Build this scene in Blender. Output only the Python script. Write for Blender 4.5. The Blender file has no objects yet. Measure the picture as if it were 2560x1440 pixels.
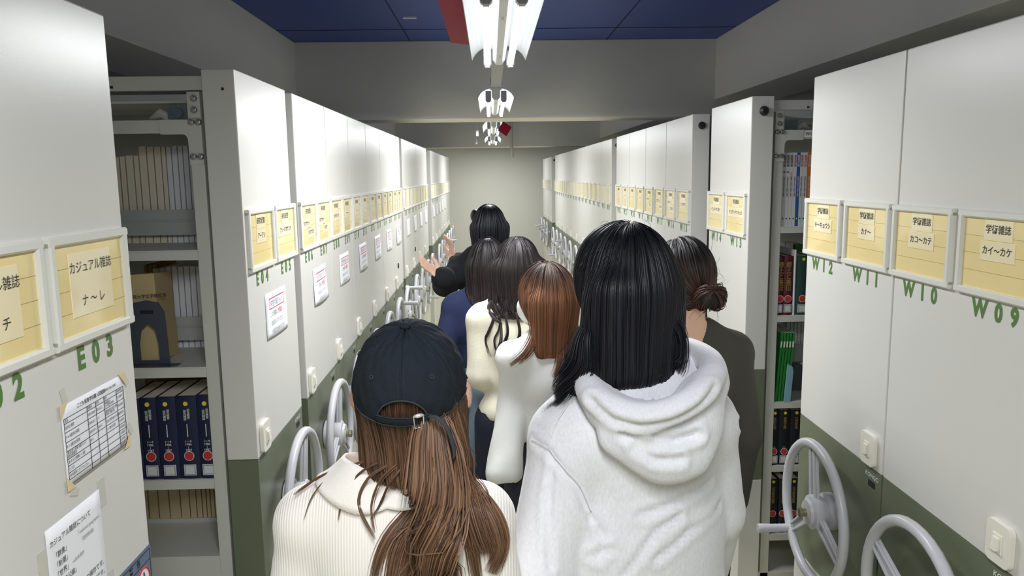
import bpy, bmesh, math, random
import numpy as np
from mathutils import Matrix, Vector
from math import pi, sin, cos, radians

# ------------------------------------------------------------------ camera
scene = bpy.context.scene
COL = scene.collection
CAM = np.array([0.0, 0.0, 1.80])
FPX, PITCH, YAW, ROLL = 1933.36, .1451, .026, -.0134


def ray(px, py):
    """direction through a pixel of the 2560x1440 frame"""
    u, v = px - 1280., py - 720.
    c, s = cos(ROLL), sin(ROLL)
    u, v = c * u + s * v, -s * u + c * v
    x, z = u / FPX, -v / FPX
    y, z2 = cos(PITCH) + z * sin(PITCH), -sin(PITCH) + z * cos(PITCH)
    return np.array([x * cos(YAW) + y * sin(YAW), -x * sin(YAW) + y * cos(YAW), z2])


def atY(px, py, y):
    r = ray(px, py)
    return CAM + r * (y / r[1])


_c = ray(1280, 720)
_r = ray(1280 + FPX, 720) - _c
_u = ray(1280, 720 - FPX) - _c
cam_data = bpy.data.cameras.new('camera')
cam_data.sensor_width = 36.0
cam_data.lens = FPX / 2560 * 36
cam_data.clip_start = .05
cam = bpy.data.objects.new('camera', cam_data)
M = Matrix.Identity(4)
for i in range(3):
    M[i][0], M[i][1], M[i][2], M[i][3] = _r[i], _u[i], -_c[i], CAM[i]
cam.matrix_world = M
COL.objects.link(cam)
scene.camera = cam

# ------------------------------------------------------------------ world and exposure
w = bpy.data.worlds.new('world')
scene.world = w
w.use_nodes = True
w.node_tree.nodes['Background'].inputs[0].default_value = (.8, .85, .9, 1)
w.node_tree.nodes['Background'].inputs[1].default_value = .05
vs = scene.view_settings
vs.view_transform = 'Standard'
vs.look = 'None'
vs.gamma = 1
vs.use_curve_mapping = False
vs.exposure = 0.0
TUBE_POWER = 2.0
LAMP_WATT = 17.2
scene.cycles.max_bounces = 10
scene.cycles.diffuse_bounces = 7

# ------------------------------------------------------------------ materials


def lin(c):
    return tuple(((v / 255) / 12.92 if v <= 10 else ((v / 255 + .055) / 1.055) ** 2.4) for v in c)


MATS = {}


def mat(name, rgb, rough=.5, metal=0., spec=.5, var=.0, vscale=8., bump=0., bscale=60., coat=0., stretch=None,
        wave=None, emit=None, tint=None, alpha=None, croug=.08, sheen=0.):
    """procedural principled material; rgb in sRGB 0-255"""
    if name in MATS:
        return MATS[name]
    m = bpy.data.materials.new(name)
    m.use_nodes = True
    nt = m.node_tree
    b = nt.nodes['Principled BSDF']
    col = lin(rgb)
    b.inputs['Base Color'].default_value = (*col, 1)
    b.inputs['Roughness'].default_value = rough
    b.inputs['Metallic'].default_value = metal
    b.inputs['Specular IOR Level'].default_value = spec
    b.inputs['Coat Weight'].default_value = coat
    b.inputs['Coat Roughness'].default_value = croug
    if sheen:
        b.inputs['Sheen Weight'].default_value = sheen
    tc = nt.nodes.new('ShaderNodeTexCoord')
    vec = tc.outputs['Object']
    if stretch:
        mp = nt.nodes.new('ShaderNodeMapping')
        mp.inputs['Scale'].default_value = stretch
        nt.links.new(vec, mp.inputs['Vector'])
        vec = mp.outputs['Vector']
    if var:
        n = nt.nodes.new('ShaderNodeTexNoise')
        n.inputs['Scale'].default_value = vscale
        n.inputs['Detail'].default_value = 4
        nt.links.new(vec, n.inputs['Vector'])
        mx = nt.nodes.new('ShaderNodeMix')
        mx.data_type = 'RGBA'
        mx.inputs['A'].default_value = (*[v * (1 - var) for v in col], 1)
        mx.inputs['B'].default_value = (*[min(1, v * (1 + var)) for v in col], 1)
        nt.links.new(n.outputs['Fac'], mx.inputs['Factor'])
        nt.links.new(mx.outputs['Result'], b.inputs['Base Color'])
    if tint:
        at = nt.nodes.new('ShaderNodeAttribute')
        at.attribute_name = 'tint'
        mx = nt.nodes.new('ShaderNodeMix')
        mx.data_type = 'RGBA'
        mx.inputs['A'].default_value = (*col, 1)
        mx.inputs['B'].default_value = (*lin(tint), 1)
        nt.links.new(at.outputs['Fac'], mx.inputs['Factor'])
        nt.links.new(mx.outputs['Result'], b.inputs['Base Color'])
    h = None
    if wave:
        wv = nt.nodes.new('ShaderNodeTexWave')
        wv.bands_direction = wave[0]
        wv.inputs['Scale'].default_value = wave[1]
        wv.inputs['Distortion'].default_value = wave[2]
        wv.inputs['Detail'].default_value = 1
        wv.inputs['Detail Scale'].default_value = .6
        nt.links.new(tc.outputs['Object'], wv.inputs['Vector'])
        h = wv.outputs['Fac']
        bump = wave[3]
    elif bump:
        n2 = nt.nodes.new('ShaderNodeTexNoise')
        n2.inputs['Scale'].default_value = bscale
        n2.inputs['Detail'].default_value = 3
        nt.links.new(vec, n2.inputs['Vector'])
        h = n2.outputs['Fac']
    if h is not None:
        bp = nt.nodes.new('ShaderNodeBump')
        bp.inputs['Strength'].default_value = min(1, bump)
        bp.inputs['Distance'].default_value = .002
        nt.links.new(h, bp.inputs['Height'])
        nt.links.new(bp.outputs['Normal'], b.inputs['Normal'])
    if emit:
        b.inputs['Emission Color'].default_value = (*emit[0], 1)
        b.inputs['Emission Strength'].default_value = emit[1]
    if alpha is not None:
        b.inputs['Transmission Weight'].default_value = alpha
    MATS[name] = m
    return m


PANEL = mat('painted_panel_grey', (216, 214, 209), .3, spec=.35, var=.02, vscale=3, bump=.04, bscale=500)
PANEL_SIDE = PANEL
GREEN = mat('painted_panel_green', (106, 114, 93), .3, var=.03, vscale=3, bump=.04, bscale=500)
SHELF = mat('shelf_enamel', (206, 206, 198), .42, var=.03, vscale=5)
RAILM = mat('shelf_rail_enamel', (188, 190, 186), .42, var=.03, vscale=5)
WALL = mat('wall_paint', (236, 234, 224), .75, var=.04, vscale=1.5, bump=.1, bscale=120)
BEAM = mat('beam_paint', (234, 232, 224), .7, var=.05, vscale=1.2, bump=.1, bscale=120)
CEIL = mat('blue_ceiling_paint', (76, 96, 172), .6, var=.06, vscale=1.5, bump=.15, bscale=80)
FLOOR = mat('floor_linoleum', (186, 182, 142), .32, var=.05, vscale=4)
FRAMEM = mat('card_frame_plastic', (222, 221, 213), .3, spec=.5)
CARD = mat('yellow_card', (240, 218, 154), .5, coat=1., var=.03, vscale=14, croug=.06)
STRIP = mat('cream_paper_strip', (245, 231, 190), .5, coat=1., croug=.06)
PAPER = mat('white_paper', (236, 236, 240), .7)
INK = mat('black_ink', (38, 38, 40), .7)
GREYINK = mat('faint_pencil', (150, 150, 155), .8)
REDINK = mat('red_ink', (222, 84, 92), .7)
PINKINK = mat('pale_red_ink', (235, 150, 155), .7)
GREENINK = mat('green_lettering_paint', (84, 124, 58), .45)
WHITEINK = mat('white_lettering_paint', (226, 226, 220), .5)
GOLDINK = mat('gold_foil_lettering', (190, 160, 92), .35, metal=.5)
SWITCH = mat('ivory_plastic', (233, 230, 217), .3)
WHEEL = mat('wheel_grey_plastic', (196, 195, 200), .33, var=.02)
WHEELIN = mat('wheel_recess_plastic', (176, 176, 182), .4)
HUBM = mat('brass_hub_cap', (150, 148, 116), .3, metal=.6)
CHROME = mat('zinc_bolt', (200, 200, 198), .25, metal=1.)
RUBBER = mat('black_rubber', (28, 29, 34), .5)
STEELBLUE = mat('galvanised_plate', (120, 134, 146), .35, metal=.7, var=.2, vscale=60)
TAPE = mat('yellowed_tape', (226, 205, 160), .4)
CLEARTAPE = mat('clear_tape', (205, 203, 192), .25)
WARN = mat('slate_blue_plate', (104, 117, 138), .45)
WARNLINE = mat('dark_plate_line', (40, 46, 58), .5)
YELLOW = mat('yellow_dot_paper', (240, 214, 60), .6)
REDSEAL = mat('red_seal_paper', (196, 52, 50), .6)
LABELW = mat('white_spine_label', (214, 216, 214), .6)
LABELB = mat('blue_label_edge', (92, 120, 150), .6)
LAMPW = mat('lamp_white_enamel', (236, 238, 240), .35)
LAMPG = mat('lamp_socket_grey', (170, 172, 180), .4)
RACE = mat('raceway_grey', (176, 177, 184), .45)
REDPL = mat('red_sign_plastic', (150, 26, 58), .6, spec=.2)
PIPE = mat('white_pipe', (206, 202, 190), .5)
TUBE = mat('fluorescent_tube', (255, 255, 255), .5, emit=((.93, .97, 1.0), TUBE_POWER))
TUBE.cycles.emission_sampling = 'NONE'

# ------------------------------------------------------------------ mesh helpers


class MB:
    """collects shapes, links them as one mesh object"""

    def __init__(s):
        s.v, s.f = [], []

    def add(s, vs_, fs_):
        n = len(s.v)
        s.v += [tuple(map(float, p)) for p in vs_]
        s.f += [tuple(i + n for i in f) for f in fs_]
        return s

    def box(s, x0, x1, y0, y1, z0, z1):
        return s.add([(x0, y0, z0), (x1, y0, z0), (x1, y1, z0), (x0, y1, z0),
                      (x0, y0, z1), (x1, y0, z1), (x1, y1, z1), (x0, y1, z1)],
                     [(0, 3, 2, 1), (4, 5, 6, 7), (0, 1, 5, 4), (1, 2, 6, 5), (2, 3, 7, 6), (3, 0, 4, 7)])

    def prism(s, pts, axis, a, b):
        """extrude a polygon (2D, ccw) along axis 0/1/2"""
        def mk(p, t):
            q = list(p)
            q.insert(axis, t)
            return q
        n = len(pts)
        vs_ = [mk(p, a) for p in pts] + [mk(p, b) for p in pts]
        fs_ = [tuple(range(n))[::-1], tuple(range(n, 2 * n))] + [(i, (i + 1) % n, n + (i + 1) % n, n + i) for i in range(n)]
        return s.add(vs_, fs_)

    def tube(s, pts, r, n=8, closed=False, caps=True):
        P = [Vector(p) for p in pts]
        m = len(P)
        rs = r if hasattr(r, '__len__') else [r] * m
        vs_, fs_ = [], []
        t0 = (P[1] - P[0]).normalized()
        up = Vector((0, 0, 1)) if abs(t0.z) < .9 else Vector((1, 0, 0))
        nrm = t0.cross(up).normalized()
        for i in range(m):
            if closed:
                t = (P[(i + 1) % m] - P[i - 1]).normalized()
            else:
                t = (P[min(i + 1, m - 1)] - P[max(i - 1, 0)]).normalized()
            nrm = (nrm - t * nrm.dot(t)).normalized()
            bi = t.cross(nrm)
            for k in range(n):
                a = 2 * pi * k / n
                vs_.append(P[i] + (nrm * cos(a) + bi * sin(a)) * rs[i])
        for i in range(m if closed else m - 1):
            for k in range(n):
                j = (i + 1) % m
                fs_.append((i * n + k, i * n + (k + 1) % n, j * n + (k + 1) % n, j * n + k))
        if caps and not closed:
            fs_.append(tuple(range(n))[::-1])
            fs_.append(tuple(range((m - 1) * n, m * n)))
        return s.add(vs_, fs_)

    def lathe(s, prof, c, axis=2, n=16):
        """prof [(r,t)...] around axis through c"""
        vs_, fs_ = [], []
        for r, t in prof:
            for k in range(n):
                a = 2 * pi * k / n
                q = [r * cos(a), r * sin(a)]
                q.insert(axis, t)
                vs_.append((q[0] + c[0], q[1] + c[1], q[2] + c[2]))
        m = len(prof)
        for i in range(m - 1):
            for k in range(n):
                fs_.append((i * n + k, i * n + (k + 1) % n, (i + 1) * n + (k + 1) % n, (i + 1) * n + k))
        fs_.append(tuple(range(n))[::-1])
        fs_.append(tuple(range((m - 1) * n, m * n)))
        return s.add(vs_, fs_)

    def mesh(s, name, smooth=False, bevel=0., angle=None):
        me = bpy.data.meshes.new(name)
        me.from_pydata(s.v, [], s.f)
        bm = bmesh.new()
        bm.from_mesh(me)
        if bevel:
            bmesh.ops.bevel(bm, geom=list(bm.edges), offset=bevel, segments=2, affect='EDGES', profile=.6)
        bmesh.ops.recalc_face_normals(bm, faces=bm.faces)
        bm.to_mesh(me)
        bm.free()
        if smooth:
            me.polygons.foreach_set('use_smooth', [True] * len(me.polygons))
            if angle:
                me.set_sharp_from_angle(angle=radians(angle))
        return me

    def build(s, name, material, parent=None, **k):
        return obj(name, s.mesh(name, **k), material, parent)


def obj(name, me, material=None, parent=None):
    o = bpy.data.objects.new(name, me)
    COL.objects.link(o)
    if material is not None and not me.materials:
        me.materials.append(material)
    if parent is not None:
        o.parent = parent
    return o


def tag(o, label=None, cat=None, group=None, kind=None):
    if label:
        o['label'] = label
    if cat:
        o['category'] = cat
    if group:
        o['group'] = group
    if kind:
        o['kind'] = kind
    return o


def empty(name, loc=(0, 0, 0), rz=0., parent=None):
    o = bpy.data.objects.new(name, None)
    o.empty_display_size = .05
    o.location = loc
    o.rotation_euler = (0, 0, rz)
    COL.objects.link(o)
    if parent is not None:
        o.parent = parent
    return o


TEXTQ, TEXTC = [], {}


def text(name, body, size, material, parent, loc, rot=(pi / 2, 0, 0), align='CENTER', bold=0., space=1., sx=1., vertical=False):
    """flat lettering, turned into a mesh later; sx stretches horizontally"""
    TEXTQ.append((name, body, size, material, parent, loc, rot, align, bold, space, sx))


def flush_text():
    tmp = {}
    for q in TEXTQ:
        key = (q[1], q[7], q[8], q[9], q[3].name)
        if key in tmp:
            continue
        c = bpy.data.curves.new('lettering', 'FONT')
        c.body = q[1]
        c.align_x = q[7]
        c.align_y = 'CENTER'
        c.resolution_u = 3
        c.offset = q[8]
        c.space_character = q[9]
        c.space_line = .9
        o = bpy.data.objects.new('lettering', c)
        COL.objects.link(o)
        tmp[key] = o
    bpy.context.view_layer.update()
    dg = bpy.context.evaluated_depsgraph_get()
    done = {}
    for k, o in tmp.items():
        me = bpy.data.meshes.new_from_object(o.evaluated_get(dg))
        me.name = 'lettering'
        done[k] = me
    for q in TEXTQ:
        key = (q[1], q[7], q[8], q[9], q[3].name)
        o = obj(q[0], done[key], q[3], q[4])
        o.location = q[5]
        o.rotation_euler = q[6]
        o.scale = (q[2] * q[10], q[2], q[2])
    for o in tmp.values():
        c = o.data
        bpy.data.objects.remove(o)
        bpy.data.curves.remove(c)


# ------------------------------------------------------------------ room shell
XL, XR = -.6705, 1.0064
ZT, ZB, ZG = 2.086, 1.0115, .549
CZ = 2.866


def struct(name, mb, material, **k):
    o = mb.build(name, material, **k)
    o['kind'] = 'structure'
    return o


struct('floor', MB().box(-3.3, 3.6, -4.4, 15.9, -.1, 0), FLOOR)
struct('ceiling', MB().box(-3.3, 3.6, -4.4, 15.9, CZ, CZ + .1), CEIL)
struct('wall_left', MB().box(-3.4, -3.3, -4.5, 16.0, -.1, CZ + .1), WALL)
struct('wall_right', MB().box(3.6, 3.7, -4.5, 16.0, -.1, CZ + .1), WALL)
struct('wall_back', MB().box(-3.3, 3.6, 15.9, 16.0, -.1, CZ + .1), WALL)
struct('wall_front', MB().box(-3.3, 3.6, -4.5, -4.4, -.1, CZ + .1), WALL)
struct('trim_1', MB().box(-2.05, -1.54, -4.4, 15.9, 2.385, CZ), BEAM, bevel=.006)
struct('trim_2', MB().box(1.837, 2.35, -4.4, 15.9, 2.385, CZ), BEAM, bevel=.006)
struct('trim_3', MB().box(-3.3, 3.6, 6.4, 6.8, 2.254, CZ), BEAM, bevel=.006)
struct('trim_4', MB().box(-3.3, 3.6, 13.0, 13.4, 2.262, CZ), BEAM, bevel=.006)
# joints between the ceiling boards
jb = MB()
for x in (-.62, .95):
    jb.box(x - .004, x + .004, -4.4, 6.4, CZ - .003, CZ)
for y in (.5, 2.3, 4.1, 5.9):
    jb.box(-1.54, 1.837, y - .004, y + .004, CZ - .003, CZ)
struct('trim_5', jb, mat('ceiling_joint', (36, 46, 90), .8))
# rails in the floor
for i, (xa, xb) in enumerate(((-1.2, -1.17), (-2.4, -2.37), (1.5, 1.53), (2.7, 2.73))):
    struct('trim_%d' % (6 + i), MB().box(xa, xb, .3, 15.8, 0, .004), CHROME)

# ------------------------------------------------------------------ ceiling lamps
LAMPX = .045
LZ = 2.268


def make_lamp():
    L = 1.25
    root = empty('ceiling_lamp')
    h = L / 2
    MB().prism([(-.026, .058), (-.026, .012), (-.012, -.004), (.012, -.004), (.026, .012), (.026, .058)], 1, -h, h).build('lamp_body', LAMPW, root, bevel=0)
    for sg in (-1, 1):
        p = [(.034, .068), (.05, .065), (.068, .058), (.085, .048), (.098, .035), (.107, .021), (.112, .010)]
        q = [(x + .003, z + .0025) for x, z in p][::-1]
        poly = [(sg * x, z) for x, z in p + q]
        vsn = MB()
        n = len(p)
        for i in range(n - 1):
            a, b_, c_, d_ = p[i], p[i + 1], (p[i + 1][0] + .0025, p[i + 1][1] + .003), (p[i][0] + .0025, p[i][1] + .003)
            vsn.prism([(sg * k[0], k[1]) for k in (a, b_, c_, d_)], 1, -h + .03, h - .03)
        vsn.build('reflector_wing', LAMPW, root)
        MB().tube([(sg * .048, -h + .035, 0), (sg * .048, h - .035, 0)], .0135, 10).build('fluorescent_tube', TUBE, root, smooth=True, angle=40)
        ld = bpy.data.lights.new('tube_light', 'AREA')
        ld.shape = 'RECTANGLE'
        ld.size, ld.size_y = .026, 1.18
        ld.energy = LAMP_WATT
        ld.color = (.95, .98, 1.0)
        lo_ = bpy.data.objects.new('tube_light', ld)
        COL.objects.link(lo_)
        lo_.parent = root
        lo_.location = (sg * .048, 0, -.015)
        lo_.rotation_euler = (0, -sg * radians(4), 0)
        for e in (-1, 1):
            MB().prism([(sg * .048 - .017, .05), (sg * .048 - .017, -.006), (sg * .048 - .009, -.017), (sg * .048 + .009, -.017), (sg * .048 + .017, -.006), (sg * .048 + .017, .05)],
                       1, e * (h - .035), e * h).build('lamp_socket', LAMPG, root)
    MB().box(-.034, .034, -h, h, .056, .066).build('mounting_plate', LAMPW, root)
    for e in (-.3, .3):
        MB().lathe([(.007, 0), (.007, .004)], (0, e * L, -.008), 2, 8).build('screw', LAMPG, root)
    return root


def copy_tree(o, parent=None):
    c = o.copy()
    COL.objects.link(c)
    if parent is not None:
        c.parent = parent
    for ch in list(o.children):
        copy_tree(ch, c)
    return c


lampY = [(-.02, 'twin tube ceiling lamp right above the camera'),
         (-2.8, 'added twin tube lamp behind the camera, unseen fill light'),  # unseen lamp, added to brighten the sides that face the camera
         (2.77, 'large twin tube ceiling lamp at the top of the picture with white wings'),
         (5.55, 'second twin tube ceiling lamp in front of the first grey crossbeam'),
         (8.4, 'third twin tube ceiling lamp just beyond the first crossbeam'),
         (11.25, 'fourth twin tube ceiling lamp, the smallest and farthest one in view'),
         (14.15, 'last twin tube ceiling lamp hidden behind the second crossbeam')]
lamp0 = make_lamp()
for i, (y, lab) in enumerate(lampY):
    o = lamp0 if i == 0 else copy_tree(lamp0)
    o.location = (LAMPX, y, LZ if y < 13 else LZ + .09)
    tag(o, lab, 'ceiling lamp', 'twin tube ceiling lamps')
# raceway that carries the lamps, one length per bay
for a, b_, lab in ((-3.9, 6.38, 'grey metal raceway carrying the lamps of the nearest ceiling bay'),
                   (6.82, 12.98, 'grey metal raceway carrying the lamps beyond the first crossbeam'),
                   (13.42, 15.8, 'grey metal raceway carrying the last lamp by the back wall')):
    rw = empty('lighting_raceway', (LAMPX, 0, LZ if a < 13 else LZ + .09))
    tag(rw, lab, 'raceway', 'lighting raceways')
    MB().box(-.03, .03, a, b_, .067, .105).build('channel', RACE, rw)
    y = a + .35
    while y < b_:
        MB().box(-.034, .034, y - .03, y + .03, .0665, .108).build('coupling', RACE, rw)
        MB().tube([(0, y, .1), (0, y, CZ - LZ)], .006, 6).build('hanger_rod', RACE, rw)
        y += 1.39

# red plates hanging among the lamps
o = empty('hanging_sign_plate', (-.115, 2.95, 2.40))
o.rotation_euler = (0, radians(6), 0)
tag(o, 'long red glossy plate lying beside the largest ceiling lamp', 'sign plate', 'red hanging plates')
MB().box(-.055, .075, -.95, .72, -.004, .004).build('plate', REDPL, o, bevel=.002)
for y in (-.6, .5):
    MB().tube([(0, y, 0), (0, y, CZ - 2.40)], .003, 5).build('hanger_wire', RACE, o)
o = empty('hanging_sign_plate', (.335, 2.30, 2.335))
o.rotation_euler = (0, 0, radians(-38))
tag(o, 'red glossy plate cut off by the top edge right of the largest lamp', 'sign plate', 'red hanging plates')
MB().box(-.08, .06, -.16, .05, -.004, .004).build('plate', REDPL, o, bevel=.002)
MB().box(.0, .025, -.02, .01, -.006, -.004).build('metal_clip', LAMPG, o)
for x in (-.06, .04):
    MB().tube([(x, -.1, 0), (x, -.1, CZ - 2.335)], .003, 5).build('hanger_wire', RACE, o)
o = empty('hanging_sign_plate', tuple(atY(1262, 322, 7.35)))
o.rotation_euler = (0, radians(32), radians(20))
tag(o, 'small tilted red and dark plate beside the third ceiling lamp', 'sign plate', 'red hanging plates')
MB().box(-.05, .05, -.004, .004, -.05, .05).build('plate', REDPL, o, bevel=.002)
MB().tube([(0, 0, .05), (0, 0, .74)], .003, 5).build('hanger_wire', RACE, o)

o = MB().box(-.045, .045, -.012, .012, -.012, 0).build('ceiling_tag', LAMPW, None, bevel=.002)
r_ = ray(1024, 42)
o.location = tuple(CAM + r_ * ((CZ - CAM[2]) / r_[2]))
tag(o, 'short white strip fixed to the blue ceiling left of the lamp', 'ceiling strip')
for px, py, y, lab in ((1193, 333, 8.2, 'small white pull tag hanging left of the third ceiling lamp'), (1191, 355, 11.0, 'small white pull tag hanging left of the fourth ceiling lamp')):
    p = atY(px, py, y)
    o = empty('pull_tag', tuple(p))
    tag(o, lab, 'pull tag', 'pull tags beside the lamps')
    MB().box(-.012, .012, -.004, .004, -.03, .03).build('tag_plate', LAMPW, o, bevel=.002)
    MB().tube([(0, 0, .03), (0, 0, CZ - p[2])], .002, 5).build('pull_cord', LAMPW, o)
p = atY(1280, 390, 12.7)
o = empty('water_pipe', (p[0], 12.86, p[2]))
tag(o, 'short white vertical pipe below the second crossbeam', 'pipe')
MB().tube([(0, 0, .0), (0, 0, 2.866 - p[2])], .028, 10).build('pipe_length', PIPE, o, smooth=True, angle=40)
MB().tube([(0, 0, -.02), (0, 0, .03)], .036, 10).build('pipe_collar', PIPE, o, smooth=True, angle=40)

# ------------------------------------------------------------------ mobile shelving units
WHEEL_R, WHEEL_Z = .205, .792
PT = .0866                                     # thickness of an end panel
MC = {}


def cached(key, fn):
    if key not in MC:
        MC[key] = fn()
    return MC[key]


def rrect(w, h, r, n=4):
    pts = []
    for cx, cz, a0 in ((w / 2 - r, h / 2 - r, 0), (-w / 2 + r, h / 2 - r, 90), (-w / 2 + r, -h / 2 + r, 180), (w / 2 - r, -h / 2 + r, 270)):
        for k in range(n + 1):
            a = radians(a0 + 90 * k / n)
            pts.append((cx + r * cos(a), cz + r * sin(a)))
    return pts


def m_frame():
    mb = MB()
    W, Hh, b = .125, .088, .0155
    for (x0, x1, z0, z1) in ((-W, W, Hh - b, Hh), (-W, W, -Hh, -Hh + b), (-W, -W + b, -Hh + b, Hh - b), (W - b, W, -Hh + b, Hh - b)):
        if x1 - x0 > z1 - z0:
            mb.prism([(-.012, z0 + .003), (-.009, z0), (0, z0), (0, z1), (-.009, z1), (-.012, z1 - .003)], 0, x0, x1)
        else:
            mb.prism([(x0, -.0), (x0, -.009), (x0 + .003, -.012), (x1 - .003, -.012), (x1, -.009), (x1, 0)], 2, z0 - b * .4, z1 + b * .4)
    return mb.mesh('label_frame')


def m_card():
    return MB().box(-.111, .111, -.004, -.001, -.074, .074).mesh('card')


def m_lines():
    mb = MB()
    for z in (.036, .0, -.036):
        mb.box(-.110, .110, -.0046, -.004, z - .0003, z + .0003)
    return mb.mesh('ruled_lines')


def m_plate():
    return MB().prism(rrect(.074, .088, .014), 1, -.012, 0).mesh('switch_plate', bevel=.002)


def m_rocker():
    mb = MB()
    mb.box(-.014, .014, -.0145, -.011, -.019, .019)
    mb.prism([(-.0145, -.013), (-.0145, .013), (-.018, .013), (-.0215, -.013)], 0, -.0085, .0085)
    return mb.mesh('rocker')


def m_rim():
    mb = MB()
    n = 40
    mb.tube([(WHEEL_R * cos(2 * pi * k / n), 0, WHEEL_R * sin(2 * pi * k / n)) for k in range(n)], .0145, 10, closed=True)
    return mb.mesh('rim', smooth=True)


def m_spoke():
    mb = MB()
    # flat bar along +x, with raised borders round a recess
    y0 = .004
    a, b_ = .036, WHEEL_R - .004
    mb.prism([(a, -.021), (b_, -.014), (b_, .014), (a, .021)], 1, y0, y0 + .010)
    mb.prism([(a, -.021), (b_, -.014), (b_, -.008), (a, -.014)], 1, y0 - .008, y0)
    mb.prism([(a, .014), (b_, .008), (b_, .014), (a, .021)], 1, y0 - .008, y0)
    return mb.mesh('spoke', bevel=.0025, smooth=True, angle=50)


def m_hub():
    return MB().lathe([(.022, -.022), (.036, -.02), (.040, -.012), (.050, -.008), (.052, .0), (.05, .02), (.040, .034), (.056, .036), (.056, .058)], (0, 0, 0), 1, 24).mesh('hub', smooth=True, angle=35)


def m_cap():
    return MB().lathe([(.011, -.045), (.0145, -.043), (.0155, -.034), (.0125, -.032), (.0125, -.02)], (0, 0, 0), 1, 14).mesh('hub_cap', smooth=True, angle=35)


def m_handle():
    mb = MB()
    mb.tube([(0, .016, 0), (0, -.006, 0), (0, -.012, 0), (0, -.06, 0), (0, -.102, 0), (0, -.106, 0)], [.012, .012, .0125, .0135, .0155, .014], 12)
    mb.box(-.016, .016, -.004, .018, -.013, .013)
    return mb.mesh('handle', smooth=True, angle=40)


def shelf_frame_mesh(w):
    mb = MB()
    hw = w / 2 - .02
    for yy in (.1, 1.05, 2.0):
        for sx in (-1, 1):
            mb.box(sx * hw - (.03 if sx > 0 else 0), sx * hw + (.03 if sx < 0 else 0), yy, yy + .035, .1, 2.03)
    for z in (.28, .6, .95, 1.28, 1.6, 2.0):
        mb.box(-hw + .002, hw - .002, .102, 2.028, z - .024, z)
    mb.box(-.004, .004, .1, 2.03, .28, 2.0)
    mb.box(-hw - .002, hw + .002, PT, 2.05, .03, .12)
    return mb.mesh('shelf_frame')


HEAD_W, HEAD_E = '学術雑誌', '研究紀要'


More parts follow.
